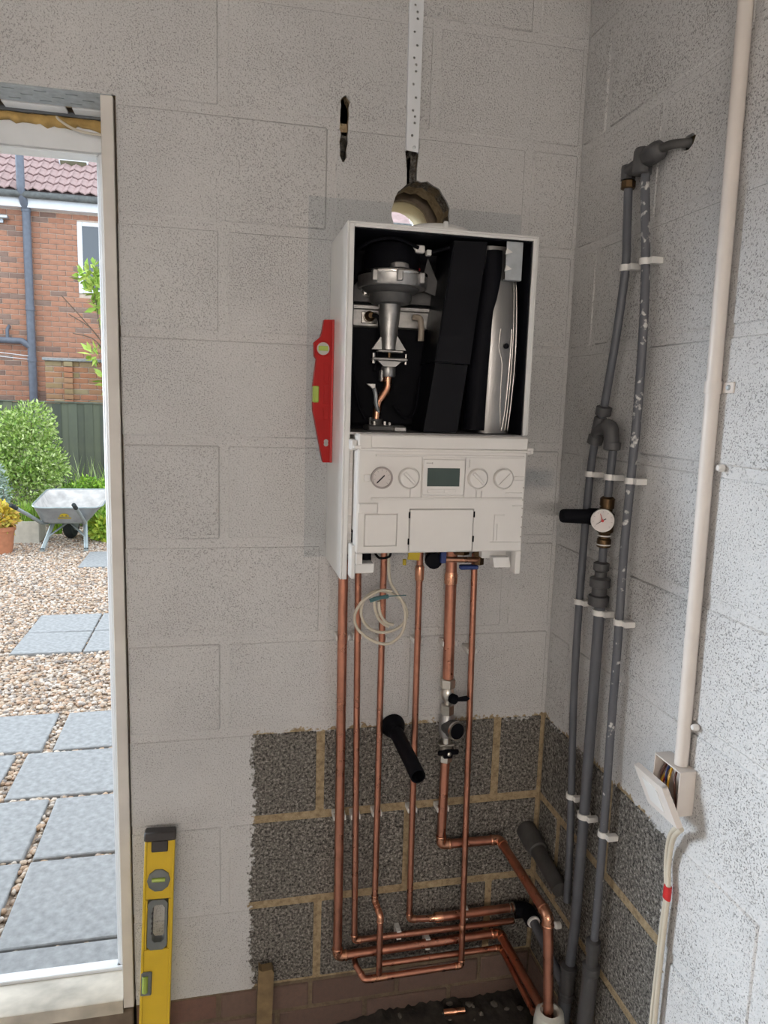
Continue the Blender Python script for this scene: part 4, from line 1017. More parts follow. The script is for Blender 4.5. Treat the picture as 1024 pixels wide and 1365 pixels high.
clip_right(-0.352, 1.308, 0.0085, 'white clip level with the gauge on the ' + cl['c'], 0.003)
clip_right(-0.184, 1.018, 0.0085, 'white clip at mid height on the ' + cl['a'], 0.003)
clip_right(-0.2725, 1.019, 0.0115, 'white clip just under the check valve on the ' + cl['b'])
clip_right(-0.3515, 1.022, 0.0085, 'white clip at mid height on the ' + cl['c'], 0.004)
clip_right(-0.2105, 0.566, 0.0085, 'white clip over bare block on the ' + cl['a'], 0.001)
clip_right(-0.273, 0.555, 0.0115, 'white clip over bare block on the ' + cl['b'])
clip_right(-0.356, 0.563, 0.0085, 'white clip over bare block on the ' + cl['c'], 0.003)

bw = thing('waste_pipe', 'dusty dark waste pipe leaving the back wall beside the corner', 'pipe', (0.772, -0.1, 0.31))
build('pipe', MB().tube([(0.770, 0.0, 0.352), (0.7715, -0.20, 0.322)], 0.0195, 20), M['dark_pipe'], bw)
build('socket', MB().lathe([(0.0265, 0), (0.0265, 0.055), (0.0235, 0.06), (0.0235, 0.075), (0.020, 0.078)], (0.7705, 0.0, 0.352), (0.005, -1, -0.15), 22), M['dark_pipe'], bw)
gf = thing('grey_pipe', 'short grey plastic pipe with black elbow joining the low copper pipes', 'pipe', (0.765, -0.1, 0.1))
build('elbow', MB().tube([(0.738, YP, 0.146), (0.768, YP - 0.004, 0.148), (0.770, -0.075, 0.145)], 0.0205, 18, R=0.02), M['black'], gf)
build('ring', MB().lathe([(0.0125, 0), (0.0165, 0.001), (0.0165, 0.006), (0.0125, 0.007)], (0.770, -0.075, 0.145), (0, -1, -0.08), 18), M['white_plastic'], gf)
build('pipe', MB().tube([(0.770, -0.07, 0.146), (0.769, -0.235, 0.12), (0.7685, -0.25, 0.118)], 0.0115, 14), M['grey_pipe'], gf)
build('screw_cap', MB().lathe([(0.009, 0), (0.009, 0.012), (0.006, 0.015)], (0.797, -0.165, 0.20), (-1, 0, 0), 12), M['white_plastic'], None, label='small white screw cap on the right wall behind the bent copper pipe', cat='cap')

# ------------------------------------------------------------------ electrical conduit, junction box and cable
cdt = thing('conduit', 'cream electrical conduit running down the painted right wall', 'conduit', (0.782, -0.58, 0.83))
m_ = MB().cyl((0.7855, -0.5715, 0.829), (0.7855, -0.5445, 2.449), 0.0118, seg=20)
build('tube', m_, M['conduit'], cdt)
sd = build('saddle', MB().pipe_ring((0.7855, -0.5606, 1.475), (0.7855, -0.5603, 1.495), 0.0138, 0.0120, 20).box(0.7945, XR - 0.0002, -0.598, -0.573, 1.476, 1.494, 0.001), M['conduit'], cdt)
build('screw', MB().lathe([(0.0045, 0), (0.0045, 0.0015), (0.003, 0.003)], (0.7945, -0.587, 1.485), (-1, 0, 0), 12), M['galv'], sd)
for z in (1.355, 0.905):
    build('fixing', MB().lathe([(0.006, 0), (0.006, 0.008), (0.004, 0.011)], (XR, -0.588, z), (-1, 0, 0), 10), M['white_plastic'], cdt)
jb = thing('junction_box', 'open cream junction box with coloured wires, under the conduit', 'box', (0.783, -0.56, 0.745))
bx0, by0, by1, bz0, bz1 = 0.766, -0.598, -0.521, 0.745, 0.828
build('box', MB().box(bx0, XR, by0, by0 + 0.0025, bz0, bz1, 0.0008).box(bx0, XR, by1 - 0.0025, by1, bz0, bz1, 0.0008).box(bx0, XR, by0 + 0.0025, by1 - 0.0025, bz0, bz0 + 0.0025).box(bx0, XR, by0 + 0.0025, by1 - 0.0025, bz1 - 0.0025, bz1).box(XR - 0.003, XR - 0.0003, by0 + 0.0025, by1 - 0.0025, bz0 + 0.0025, bz1 - 0.0025), M['conduit'], jb)
for col, pts in (('wire_brown', [(0.790, -0.53, 0.815), (0.774, -0.535, 0.79), (0.779, -0.545, 0.765), (0.775, -0.56, 0.75)]), ('wire_blue', [(0.79, -0.54, 0.82), (0.773, -0.55, 0.80), (0.776, -0.555, 0.775), (0.782, -0.565, 0.75)]),
                 ('wire_yellow', [(0.785, -0.552, 0.822), (0.770, -0.563, 0.80), (0.771, -0.560, 0.78), (0.778, -0.552, 0.768)]), ('wire_yellow', [(0.79, -0.535, 0.80), (0.772, -0.54, 0.785), (0.777, -0.543, 0.768)]),
                 ('red_p', [(0.788, -0.53, 0.79), (0.775, -0.540, 0.775), (0.777, -0.548, 0.762)]), ('wire_brown', [(0.79, -0.56, 0.82), (0.775, -0.572, 0.80), (0.774, -0.58, 0.77), (0.782, -0.575, 0.75)])):
    build('wire', MB().tube(pts, 0.0021, 8, smooth=True), M[col], jb)
build('connector', MB().box(0.785, 0.795, -0.53, -0.5236, 0.80, 0.822, 0.001).box(0.780, 0.795, -0.59, -0.572, 0.752, 0.776, 0.001), M['bezel'], jb)
lid = thing('box_lid', 'cream junction box lid hanging loose in front of the open box', 'lid', (0.745, -0.55, 0.745))
TL = Vector((0.744, -0.497, 0.795)); TR = Vector((0.739, -0.593, 0.8005)); BR_ = Vector((0.757, -0.620, 0.7385)); BL = TL + (BR_ - TR)
eu = TR - TL; ev = BL - TL; nn = eu.cross(ev).normalized(); nn = nn if nn.x < 0 else -nn
build('plate', MB().prism([(0, 0), (1, 0), (1, 1), (0, 1)], TL, eu, ev, nn * 0.003).prism([(0, 0), (1, 0), (1, 0.05), (0, 0.05)], TL, eu, ev, -nn * 0.008).prism([(0.95, 0), (1, 0), (1, 1), (0.95, 1)], TL, eu, ev, -nn * 0.008).prism([(0, 0.05), (0.05, 0.05), (0.05, 1), (0, 1)], TL, eu, ev, -nn * 0.008), M['conduit'], lid)
build('recess_pad', MB().prism([(0.22, 0.2), (0.70, 0.2), (0.70, 0.80), (0.22, 0.80)], TL + nn * 0.003, eu, ev, nn * 0.0012), M['white_plastic'], lid)
cab = thing('mains_cable', 'pair of off-white flat cables taped together with red, hanging below the lid', 'cable', (0.785, -0.56, ZF))
for dy, x in ((0.0045, 0.7855), (-0.0045, 0.7845)):
    build('cable', MB().tube([(0.764, -0.613 + dy, 0.735), (0.778, -0.575 + dy, 0.692), (x, -0.561 + dy, 0.632), (x, -0.568 + dy * 0.7, 0.578), (x, -0.566 + dy, 0.516), (x, -0.564 + dy, 0.421), (x, -0.563 + dy * 1.2, 0.301), (x, -0.565 + dy * 1.4, 0.1), (x, -0.57 + dy * 1.4, ZF)], 0.0046, 10, smooth=True), M['cable'], cab)
build('red_tape', MB().tube([(0.785, -0.5683, 0.592), (0.785, -0.568, 0.566)], 0.0094, 16, flat=0.62), M['red_p'], cab)
# ------------------------------------------------------------------ perforated strip on the wall
strip = thing('metal_strip', 'white perforated steel strip running up the wall above the flue hole', 'strip', (0.40, -0.001, 1.983))
edge_l = [(0.3865, 1.985), (0.3815, 2.449)]; edge_r = [(0.4135, 1.982), (0.4145, 2.449)]
sm = MB().prism([edge_l[0], edge_r[0], edge_r[1], edge_l[1]], (0, -0.0090, 0), (1, 0, 0), (0, 0, 1), (0, 0.0012, 0))
st_ = build('strip', sm, M['white_upvc'], strip)
zs2 = [(0.396, 2.273), (0.401, 2.260), (0.402, 2.247), (0.396, 2.221), (0.403, 2.195), (0.397, 2.170), (0.402, 2.157), (0.402, 2.144), (0.397, 2.118), (0.404, 2.092), (0.398, 2.066), (0.403, 2.054), (0.403, 2.041), (0.398, 2.016), (0.397, 2.325), (0.402, 2.30), (0.397, 2.375), (0.402, 2.35), (0.397, 2.42)]
hole_cut = MB()
for x, z in zs2:
    hole_cut.cyl((x, -0.02, z), (x, -0.004, z), 0.0027, seg=12)
carve([st_], hole_cut)
for (p, q), s in ((edge_l, 1), (edge_r, -1)):
    build('side_flange', MB().prism([p, (p[0] + s * 0.0012, p[1]), (q[0] + s * 0.0012, q[1]), q], (0, -0.0077, 0), (1, 0, 0), (0, 0, 1), (0, 0.0075, 0)), M['white_upvc'], strip)
build('screw', MB().lathe([(0.0035, 0), (0.0035, 0.001), (0.002, 0.002)], (0.4035, -0.0091, 1.992), (0, -1, 0), 10), M['galv'], strip)

# ------------------------------------------------------------------ yellow spirit level leaning on the wall
lv = thing('spirit_level', 'yellow spirit level with black end cap leaning against wall by door', 'spirit level', (-0.155, -0.11, ZF))
# local frame: x across, z along, y thickness; top touches the wall
top = Vector((-0.143, -0.030, 0.4645)); bot = Vector((-0.163, -0.125, ZF))
az = (top - bot).normalized(); ay = Vector((1, 0, 0)).cross(az) * -1.0
ax_ = az.cross(ay) * -1.0
ay = az.cross(ax_)
if ax_.x < 0: ax_ = -ax_
if ay.y > 0: ay = -ay                       # ay points to the room
L_ = (top - bot).length
ML = Matrix(((ax_.x, ay.x, az.x, bot.x), (ax_.y, ay.y, az.y, bot.y), (ax_.z, ay.z, az.z, bot.z), (0, 0, 0, 1)))
HW = 0.030; TH = 0.011
def lvp(n, mb, m, par=lv): return build(n, mb, M[m] if isinstance(m, str) else m, par)
def LB(): return MB(ML)
z0h, z1h = L_ - 0.262, L_ - 0.150          # hand slot
# beam drawn as ribs round the openings
lvp('beam', LB().box(-HW, HW, -TH, TH, 0.012, z0h, 0.002).box(-HW, -0.0225, -TH, TH, z0h, z1h, 0.001).box(0.0225, HW, -TH, TH, z0h, z1h, 0.001).box(-HW, HW, -TH, TH, z1h, L_ - 0.012, 0.002), 'level_yellow')
lvp('edge_flange', LB().box(-HW - 0.003, -HW + 0.003, -TH - 0.003, TH + 0.003, 0.012, L_ - 0.012, 0.001).box(HW - 0.003, HW + 0.003, -TH - 0.003, TH + 0.003, 0.012, L_ - 0.012, 0.001), 'level_yellow')
lvp('end_cap', LB().box(-HW - 0.0045, HW + 0.0045, -TH - 0.005, TH + 0.005, L_ - 0.018, L_ + 0.003, 0.003).box(-0.018, 0.018, TH + 0.0005, TH + 0.005, L_ - 0.042, L_ - 0.016, 0.003), 'level_black')
lvp('end_cap', LB().box(-HW - 0.0045, HW + 0.0045, -TH - 0.005, TH + 0.005, 0.0, 0.016, 0.003), 'level_black')
grip = LB()
o_ = [(-0.0215, z0h + 0.008), (-0.0135, z0h), (0.0135, z0h), (0.0215, z0h + 0.008), (0.0215, z1h - 0.008), (0.0135, z1h), (-0.0135, z1h), (-0.0215, z1h - 0.008)]
i_ = [(-0.011, z0h + 0.024), (-0.006, z0h + 0.017), (0.010, z0h + 0.017), (0.015, z0h + 0.024), (0.015, z1h - 0.018), (0.010, z1h - 0.011), (-0.006, z1h - 0.011), (-0.011, z1h - 0.018)]
gvx = [(a, y, b) for y in (-TH - 0.002, TH + 0.003) for ring in (o_, i_) for a, b in ring]
gf_ = []
for i in range(8):
    j = (i + 1) % 8
    gf_ += [[i, j, 8 + j, 8 + i], [16 + i, 24 + i, 24 + j, 16 + j], [i, 16 + i, 16 + j, j], [8 + i, 8 + j, 24 + j, 24 + i]]
grip.add(gvx, gf_)
gp_ = lvp('hand_grip', grip, 'level_grey')
for i in range(5):
    lvp('grip_rib', LB().box(-0.0135, -0.0105, -TH, TH + 0.0045, z0h + 0.035 + i * 0.011, z0h + 0.041 + i * 0.011, 0.001), 'level_black', gp_)
zc = L_ - 0.106
ML2 = ML @ Matrix.Translation((0, TH, zc))
vh = build('vial_holder', MB(ML2).lathe([(0.0255, 0), (0.0255, 0.003), (0.023, 0.0045), (0, 0.0045)], (0, 0, 0), (0, 1, 0), 10), M['level_grey'], lv)
build('vial', MB(ML2).lathe([(0.0, -0.015), (0.0045, -0.0145), (0.0052, 0), (0.0045, 0.0145), (0.0, 0.015)], (0, 0.0045, 0.002), (1, 0, 0), 12), M['vial'], vh)
z2 = L_ - 0.337
ML3 = ML @ Matrix.Translation((-0.0205, TH, z2))
vh2 = build('vial_holder', MB(ML3).box(-0.0125, 0.0125, -0.001, 0.0045, -0.027, 0.027, 0.004), M['level_grey'], lv)
build('vial', MB(ML3).cyl((-0.002, 0.0045, -0.018), (-0.002, 0.0045, 0.018), 0.0065, seg=12, bev=0.001), M['vial'], vh2)

# ------------------------------------------------------------------ red torpedo level clinging to the boiler's side
rl = thing('torpedo_level', 'small red torpedo level stuck upright to the boiler side panel', 'spirit level', (0.205, -0.06, 1.313))
outl = [(0.2065, 1.613), (0.2270, 1.614), (0.2270, 1.313), (0.2090, 1.313), (0.1855, 1.425), (0.1845, 1.470), (0.1915, 1.532), (0.1870, 1.538), (0.1860, 1.566), (0.1995, 1.578), (0.2030, 1.590)]
body = build('body', MB().prism(outl, (0, -0.071, 0), (1, 0, 0), (0, 0, 1), (0, 0.022, 0)), M['level_red'], rl)
build('magnet_edge', MB().box(0.2235, 0.2278, -0.0735, -0.047, 1.313, 1.614, 0.0008), simple('red_machined_edge', (0.42, 0.015, 0.012), 0.4), rl)
build('vial_holder', MB().lathe([(0.0165, 0), (0.0165, 0.002), (0.0145, 0.004)], (0.2045, -0.071, 1.553), (0, -1, 0), 26), M['level_red'], rl)
build('vial_lens', MB().cyl((0.2045, -0.0751, 1.553), (0.2045, -0.0758, 1.553), 0.0132, seg=26), simple('clear_lens', (0.42, 0.41, 0.36), 0.2), rl)
build('vial', MB().box(0.1945, 0.2145, -0.0775, -0.0759, 1.5485, 1.5585, 0.0005), M['vial'], rl)
build('vial', MB().box(0.1842, 0.1975, -0.0735, -0.05, 1.4405, 1.4755, 0.002), M['vial'], rl)
for z0, z1 in ((1.484, 1.525), (1.438, 1.478), (1.405, 1.430)):
    build('raised_panel', MB().box(0.2075, 0.2185, -0.0722, -0.0705, z0, z1, 0.0006), M['level_red'], rl)
build('hang_hole', MB().lathe([(0.0048, 0), (0.0048, 0.0006)], (0.2145, -0.0711, 1.3525), (0, -1, 0), 16).lathe([(0.0048, 0), (0.0048, 0.0006)], (0.2145, -0.0711, 1.3585), (0, -1, 0), 16), simple('pale_hole', (0.42, 0.39, 0.37), 0.6), rl)

# ------------------------------------------------------------------ bits on the floor
build('timber_offcut', MB(Matrix.Translation((0.0895, -0.030, ZF)) @ Matrix.Rotation(math.radians(2), 4, 'Y')).prism([(-0.0185, 0), (0.0185, 0), (0.0185, 0.222), (0.013, 0.232), (-0.011, 0.229), (-0.0185, 0.236)], (0, -0.012, 0), (1, 0, 0), (0, 0, 1), (0, 0.024, 0)), M['timber'],
      label='short upright brown timber offcut standing against the brick footing', cat='timber')
co_ = thing('copper_offcut', 'short bright copper pipe offcut lying on the dirt under the pipes', 'offcut', (0.58, -0.05, -0.115))
build('tube', MB().pipe_ring((0.552, -0.046, -0.108), (0.606, -0.054, -0.1035), 0.0075, 0.0066, 16), M['copper_fit'], co_)
# dirt heap along the footing, with loose stones
rd = random.Random(5)
nx, ny = 60, 16
V = []; F = []
for j in range(ny + 1):
    for i in range(nx + 1):
        x = 0.20 + i / nx * 0.595; y = -0.002 - j / ny * 0.42
        env = max(0, 1 - j / ny) ** 0.8 * min(1, i / nx * 3) * (1 if i < nx else 1)
        V.append((x, y, ZF + env * (0.030 + rd.uniform(0, 0.012)) + 0.0005))
for j in range(ny):
    for i in range(nx):
        a = j * (nx + 1) + i
        F.append([a, a + 1, a + nx + 2, a + nx + 1])
dirt = build('dirt_heap', MB().add(V, F), M['dirt'], sharp=3.0, kind='stuff', label='heap of dark loose dirt along the foot of the wall', cat='dirt')
def pebble(mb, c, r, rnd):
    ico = [(0, 0, 1), (.894, 0, .447), (.276, .851, .447), (-.724, .526, .447), (-.724, -.526, .447), (.276, -.851, .447), (.724, .526, -.447), (-.276, .851, -.447), (-.894, 0, -.447), (-.276, -.851, -.447), (.724, -.526, -.447), (0, 0, -1)]
    fa = [(0,1,2),(0,2,3),(0,3,4),(0,4,5),(0,5,1),(1,6,2),(2,7,3),(3,8,4),(4,9,5),(5,10,1),(6,7,2),(7,8,3),(8,9,4),(9,10,5),(10,6,1),(11,7,6),(11,8,7),(11,9,8),(11,10,9),(11,6,10)]
    s = [r * rnd.uniform(0.6, 1.3) for _ in range(3)]
    mb.add([(c[0] + a * s[0] * rnd.uniform(.8, 1.15), c[1] + b * s[1] * rnd.uniform(.8, 1.15), c[2] + d * s[2] * 0.7) for a, b, d in ico], [list(q) for q in fa])
mb = MB()
for i in range(90):
    x = rd.uniform(0.25, 0.78); t = rd.random()
    y = -0.01 - t * 0.35
    pebble(mb, (x, y, ZF + 0.032 * (1 - t) ** 0.8 + 0.006), rd.uniform(0.003, 0.011), rd)
build('rubble', mb, M['rubble'], kind='stuff', label='scattered small rubble and mortar crumbs on the dirt', cat='rubble')

# ------------------------------------------------------------------ warm lamp on the wall behind the photographer
lamp = thing('wall_lamp_offscreen', 'warm batten lamp on the far wall facing the boiler', 'lamp', (-0.6, -4.55, 1.5))
build('housing', MB().box(-1.32, 0.12, -4.5995, -4.56, 1.53, 1.67, 0.005), M['white_plastic'], lamp)
m_ = NT('warm_tube'); m_.color((1, 0.9, 0.75)); m_.b.inputs['Emission Color'].default_value = (1.0, 0.92, 0.84, 1); m_.b.inputs['Emission Strength'].default_value = 93.0
build('tube_offscreen', MB().cyl((-1.28, -4.535, 1.60), (0.08, -4.535, 1.60), 0.022, seg=16), m_.m, lamp)
# ------------------------------------------------------------------ the garden beyond the doorway
ZG = -0.15
rn = np.random.default_rng(4)
rg2 = random.Random(21)
ground = structure('ground', MB().box(-14, 6, 0.165, 30, ZG - 0.2, ZG - 0.012), M['gravel_bed'])
# gravel: thousands of small stones, one mesh
def in_slab(x, y):
    return False
slabs = []
SL = {}
def slab(x0, x1, y0, y1, label, h=0.008):
    k = (round(x1 - x0, 3), round(y1 - y0, 3))
    if k not in SL:
        w, d = k
        mb = MB().box(-w / 2, w / 2, -d / 2, d / 2, -0.04, 0, 0.004)
        SL[k] = mesh_from(mb.v, mb.f, M['slab'], 'paving_slab')
    o = inst('paving_slab', SL[k], ((x0 + x1) / 2, (y0 + y1) / 2, ZG + h), None, (rg2.uniform(-.004, .004), rg2.uniform(-.004, .004), rg2.uniform(-.008, .008)))
    o['label'] = label; o['category'] = 'paving slab'; o['group'] = 'grey paving slabs of the garden path'
    slabs.append((x0, x1, y0, y1))
rows = [(0.170, 0.425, 'against the door sill'), (0.435, 0.848, 'in the second row out from the door sill'), (0.868, 1.262, 'in the third row out from the door sill')]
for y0, y1, t in rows:
    slab(-0.645, -0.195, y0, y1, 'grey paving slab ' + t + ', on the jamb side of the joint')
    slab(-1.125, -0.675, y0, y1, 'grey paving slab ' + t + ', away from the jamb')
slab(-0.845, -0.395, 1.285, 1.665, 'grey paving slab in the fourth row out, on the jamb side')
slab(-1.35, -0.895, 1.285, 1.665, 'grey paving slab in the fourth row out, away from the jamb')
slab(-0.752, -0.305, 1.690, 2.090, 'grey paving slab at the gravel edge, on the jamb side')
slab(-1.25, -0.800, 1.690, 2.090, 'grey paving slab at the gravel edge, away from the jamb')
for y0, y1, t in ((3.025, 3.435, 'near half'), (3.445, 3.855, 'far half')):
    slab(-1.275, -0.862, y0, y1, 'grey stepping slab in the gravel island, ' + t + ', wide side')
    slab(-0.850, -0.40, y0, y1, 'grey stepping slab in the gravel island, ' + t + ', jamb side')
slab(-1.31, -0.86, 5.42, 6.10, 'lone grey stepping slab beside the wheelbarrow')
ico = np.array([(0, 0, 1), (.894, 0, .447), (.276, .851, .447), (-.724, .526, .447), (-.724, -.526, .447), (.276, -.851, .447), (.724, .526, -.447), (-.276, .851, -.447), (-.894, 0, -.447), (-.276, -.851, -.447), (.724, -.526, -.447), (0, 0, -1)])
ifa = np.array([(0,1,2),(0,2,3),(0,3,4),(0,4,5),(0,5,1),(1,6,2),(2,7,3),(3,8,4),(4,9,5),(5,10,1),(6,7,2),(7,8,3),(8,9,4),(9,10,5),(10,6,1),(11,7,6),(11,8,7),(11,9,8),(11,10,9),(11,6,10)])
def coloured_mesh(name, verts, faces, cols, mat):
    me = bpy.data.meshes.new(name)
    nf = len(faces); k = faces.shape[1]
    me.vertices.add(len(verts)); me.vertices.foreach_set('co', verts.astype(np.float32).ravel())
    me.loops.add(nf * k); me.loops.foreach_set('vertex_index', faces.astype(np.int32).ravel())
    me.polygons.add(nf); me.polygons.foreach_set('loop_start', np.arange(0, nf * k, k, dtype=np.int32))
    me.update(calc_edges=True); me.validate()
    at = me.color_attributes.new('col', 'FLOAT_COLOR', 'POINT')
    c4 = np.ones((len(verts), 4), np.float32); c4[:, :3] = cols
    at.data.foreach_set('color', c4.ravel())
    me.materials.append(mat)
    return me
N = 52000
ty = rn.random(N); py_ = 0.30 + 7.4 * ty ** 0.80
xl = -0.62 - 0.36 * py_ - 0.35; xr_ = -0.05 - 0.02 * py_ + 0.25
px_ = xl + rn.random(N) * (xr_ - xl)
keep = np.ones(N, bool)
for x0, x1, y0, y1 in slabs:
    keep &= ~((px_ > x0 - 0.004) & (px_ < x1 + 0.004) & (py_ > y0 - 0.004) & (py_ < y1 + 0.004))
px_, py_ = px_[keep], py_[keep]; N = len(px_)
rad = rn.uniform(0.008, 0.0155, N); sc = rn.uniform(0.65, 1.3, (N, 1, 3)) * rad[:, None, None]; sc[:, :, 2] *= 0.7
an = rn.uniform(0, 2 * PI, N); jit = rn.uniform(0.8, 1.2, (N, 12, 1))
vv = ico[None] * jit * sc
ca, sa = np.cos(an)[:, None], np.sin(an)[:, None]
vx_, vy_ = vv[..., 0] * ca - vv[..., 1] * sa, vv[..., 0] * sa + vv[..., 1] * ca
pv = np.stack([vx_ + px_[:, None], vy_ + py_[:, None], vv[..., 2] + (ZG - 0.010 + rn.uniform(0, 0.010, N))[:, None]], -1).reshape(-1, 3)
pf = (ifa[None] + 12 * np.arange(N)[:, None, None]).reshape(-1, 3)
pal = np.array([(0.52, 0.41, 0.31), (0.57, 0.49, 0.41), (0.45, 0.32, 0.22), (0.61, 0.54, 0.47), (0.35, 0.27, 0.21), (0.50, 0.35, 0.25), (0.29, 0.25, 0.22)])
pc = pal[rn.integers(0, len(pal), N)] * rn.uniform(0.85, 1.1, (N, 1))
me = coloured_mesh('gravel', pv, pf, np.repeat(pc, 12, 0), M['pebble'])
g = inst('gravel', me, (0, 0, 0)); g['kind'] = 'stuff'; g['label'] = 'pale mixed gravel spread over the garden around the slabs'; g['category'] = 'gravel'

def leaf_cloud(name, blobs, n, ll, lw, pal, parent, seed, up=0.3, kind='stuff', shell=0.55):
    """leaves as small folded blades scattered through ellipsoid blobs [(centre, radii)]"""
    r = np.random.default_rng(seed)
    wts = np.array([b[1][0] * b[1][1] * b[1][2] for b in blobs]) ** (2 / 3); wts /= wts.sum()
    bi = r.choice(len(blobs), n, p=wts)
    C = np.array([b[0] for b in blobs])[bi]; Rr = np.array([b[1] for b in blobs])[bi]
    d = r.normal(size=(n, 3)); d /= np.linalg.norm(d, axis=1)[:, None]
    rr = (shell + (1 - shell) * r.random(n))[:, None]
    P = C + d * rr * Rr
    dr = d + r.normal(scale=0.7, size=(n, 3)) + np.array([0, 0, up]); dr /= np.linalg.norm(dr, axis=1)[:, None]
    s = np.cross(dr, r.normal(size=(n, 3))); s /= np.linalg.norm(s, axis=1)[:, None]
    nn_ = np.cross(dr, s)
    L = (ll * r.uniform(0.6, 1.3, n))[:, None]; Wd = (lw * r.uniform(0.7, 1.2, n))[:, None]
    v = np.stack([P, P + dr * L * 0.5 + s * Wd + nn_ * Wd * 0.3, P + dr * L, P + dr * L * 0.5 - s * Wd + nn_ * Wd * 0.3], 1).reshape(-1, 3)
    f = np.array([[0, 1, 2], [0, 2, 3]])[None] + 4 * np.arange(n)[:, None, None]
    pal = np.array(pal); c = pal[r.integers(0, len(pal), n)] * r.uniform(0.8, 1.15, (n, 1))
    v -= np.array(WORLD_LOC[parent.name])
    me = coloured_mesh(name, v, f.reshape(-1, 3), np.repeat(c, 4, 0), M['leaf'])
    o = inst(name, me, WORLD_LOC[parent.name], parent)
    if kind: o['kind'] = kind
    return o
def blades(name, base, n, h, w, spread, pal, parent, seed):
    r = np.random.default_rng(seed)
    b = np.array(base) + np.stack([r.uniform(-spread[0], spread[0], n), r.uniform(-spread[1], spread[1], n), np.zeros(n)], 1)
    a = r.uniform(0, 2 * PI, n); hh = h * r.uniform(0.6, 1.2, n); lean = r.uniform(0.1, 0.6, n) * hh
    dx, dy = np.cos(a), np.sin(a); sx, sy = -dy * w, dx * w
    p0 = b; p1 = b + np.stack([dx * lean * .3, dy * lean * .3, hh * .6], 1); p2 = b + np.stack([dx * lean, dy * lean, hh], 1)
    S = np.stack([sx, sy, np.zeros(n)], 1)
    v = np.stack([p0 - S, p0 + S, p1 + S * .8, p1 - S * .8, p2], 1).reshape(-1, 3)
    f = np.array([[0, 1, 2], [0, 2, 3], [3, 2, 4]])[None] + 5 * np.arange(n)[:, None, None]
    c = np.array(pal)[r.integers(0, len(pal), n)] * r.uniform(0.8, 1.15, (n, 1))
    v -= np.array(WORLD_LOC[parent.name])
    me = coloured_mesh(name, v, f.reshape(-1, 3), np.repeat(c, 5, 0), M['leaf'])
    o = inst(name, me, WORLD_LOC[parent.name], parent); o['kind'] = 'stuff'; return o
GREEN = [(0.24, 0.37, 0.07), (0.34, 0.48, 0.11), (0.43, 0.56, 0.19), (0.17, 0.29, 0.06), (0.50, 0.59, 0.26)]
LIME = [(0.25, 0.45, 0.04), (0.35, 0.55, 0.07), (0.18, 0.36, 0.05)]
SILV = [(0.30, 0.38, 0.32), (0.42, 0.49, 0.43), (0.24, 0.32, 0.25)]
def stems(parent, base, tops, r):
    for i, t in enumerate(tops):
        b = Vector(base); t = Vector(t); m = (b + t) / 2 + Vector((0.03, 0.02, 0.05))
        build('stem', MB().tube([b, m, t], [r, r * .8, r * .7, r * .6, r * .5, r * .45, r * .4, r * .35, r * .3, r * .3, r * .3, r * .3, r * .3], 6, smooth=True, n=6), M['bark'], parent)
bush = thing('bush', 'large rounded light green bush in front of the wooden fence', 'bush', (-2.32, 7.8, ZG - 0.012))
leaf_cloud('foliage', [((-2.32, 7.8, 0.75), (0.42, 0.42, 0.45)), ((-2.2, 7.75, 1.05), (0.28, 0.28, 0.30)), ((-2.55, 7.8, 0.9), (0.35, 0.35, 0.35)), ((-2.05, 7.7, 0.55), (0.28, 0.28, 0.30)), ((-2.25, 7.6, 0.4), (0.40, 0.30, 0.28)), ((-2.7, 7.8, 0.6), (0.35, 0.3, 0.35))], 9000, 0.055, 0.013, GREEN, bush, 1)
stems(bush, (-2.32, 7.8, ZG - 0.01), [(-2.2, 7.75, 1.1), (-2.55, 7.8, 0.95), (-2.05, 7.7, 0.6), (-2.35, 7.7, 0.9)], 0.016)
sb_ = thing('bush', 'silvery grey-green bush beside the terracotta pot', 'bush', (-2.36, 6.9, ZG - 0.012))
leaf_cloud('foliage', [((-2.46, 7.0, 0.30), (0.20, 0.22, 0.32)), ((-2.42, 6.98, 0.15), (0.15, 0.18, 0.25)), ((-2.55, 7.0, 0.55), (0.22, 0.22, 0.25))], 3000, 0.04, 0.010, SILV, sb_, 2)
stems(sb_, (-2.36, 6.9, ZG - 0.01), [(-2.3, 6.85, 0.4), (-2.5, 6.9, 0.6)], 0.01)
lp = thing('ground_plants', 'bright green low leafy plants along the foot of the fence', 'plants', (-1.6, 8.0, ZG - 0.012))
leaf_cloud('foliage', [((-1.75 + 0.14 * i, 7.75 + 0.1 * (i % 3), 0.12 + 0.06 * (i % 2)), (0.17, 0.2, 0.26)) for i in range(6)] + [((-1.35, 7.0, 0.0), (0.14, 0.2, 0.15))], 5200, 0.06, 0.014, LIME + GREEN[:2], lp, 3)
blades('grass', (-1.55, 8.0, ZG - 0.01), 160, 0.75, 0.006, (0.45, 0.25), GREEN + LIME, lp, 4)
gr = thing('grass_clump', 'clump of arching green grass behind the wheelbarrow handles', 'grass', (-1.86, 7.25, ZG - 0.012))
blades('blades', (-1.86, 7.25, ZG - 0.01), 300, 0.34, 0.007, (0.05, 0.05), LIME, gr, 5)
yp = thing('yellow_plant', 'low yellow-green leafy plant beside the wheelbarrow wheel', 'plant', (-1.28, 6.75, ZG - 0.012))
leaf_cloud('foliage', [((-1.28, 6.75, -0.02), (0.12, 0.14, 0.12))], 420, 0.07, 0.022, [(0.45, 0.52, 0.06), (0.40, 0.55, 0.08), (0.3, 0.5, 0.06)], yp, 6)
lb = thing('laurel_branch', 'leafy laurel shrub rising behind the fence near the door jamb', 'shrub', (-1.50, 9.15, ZG - 0.012))
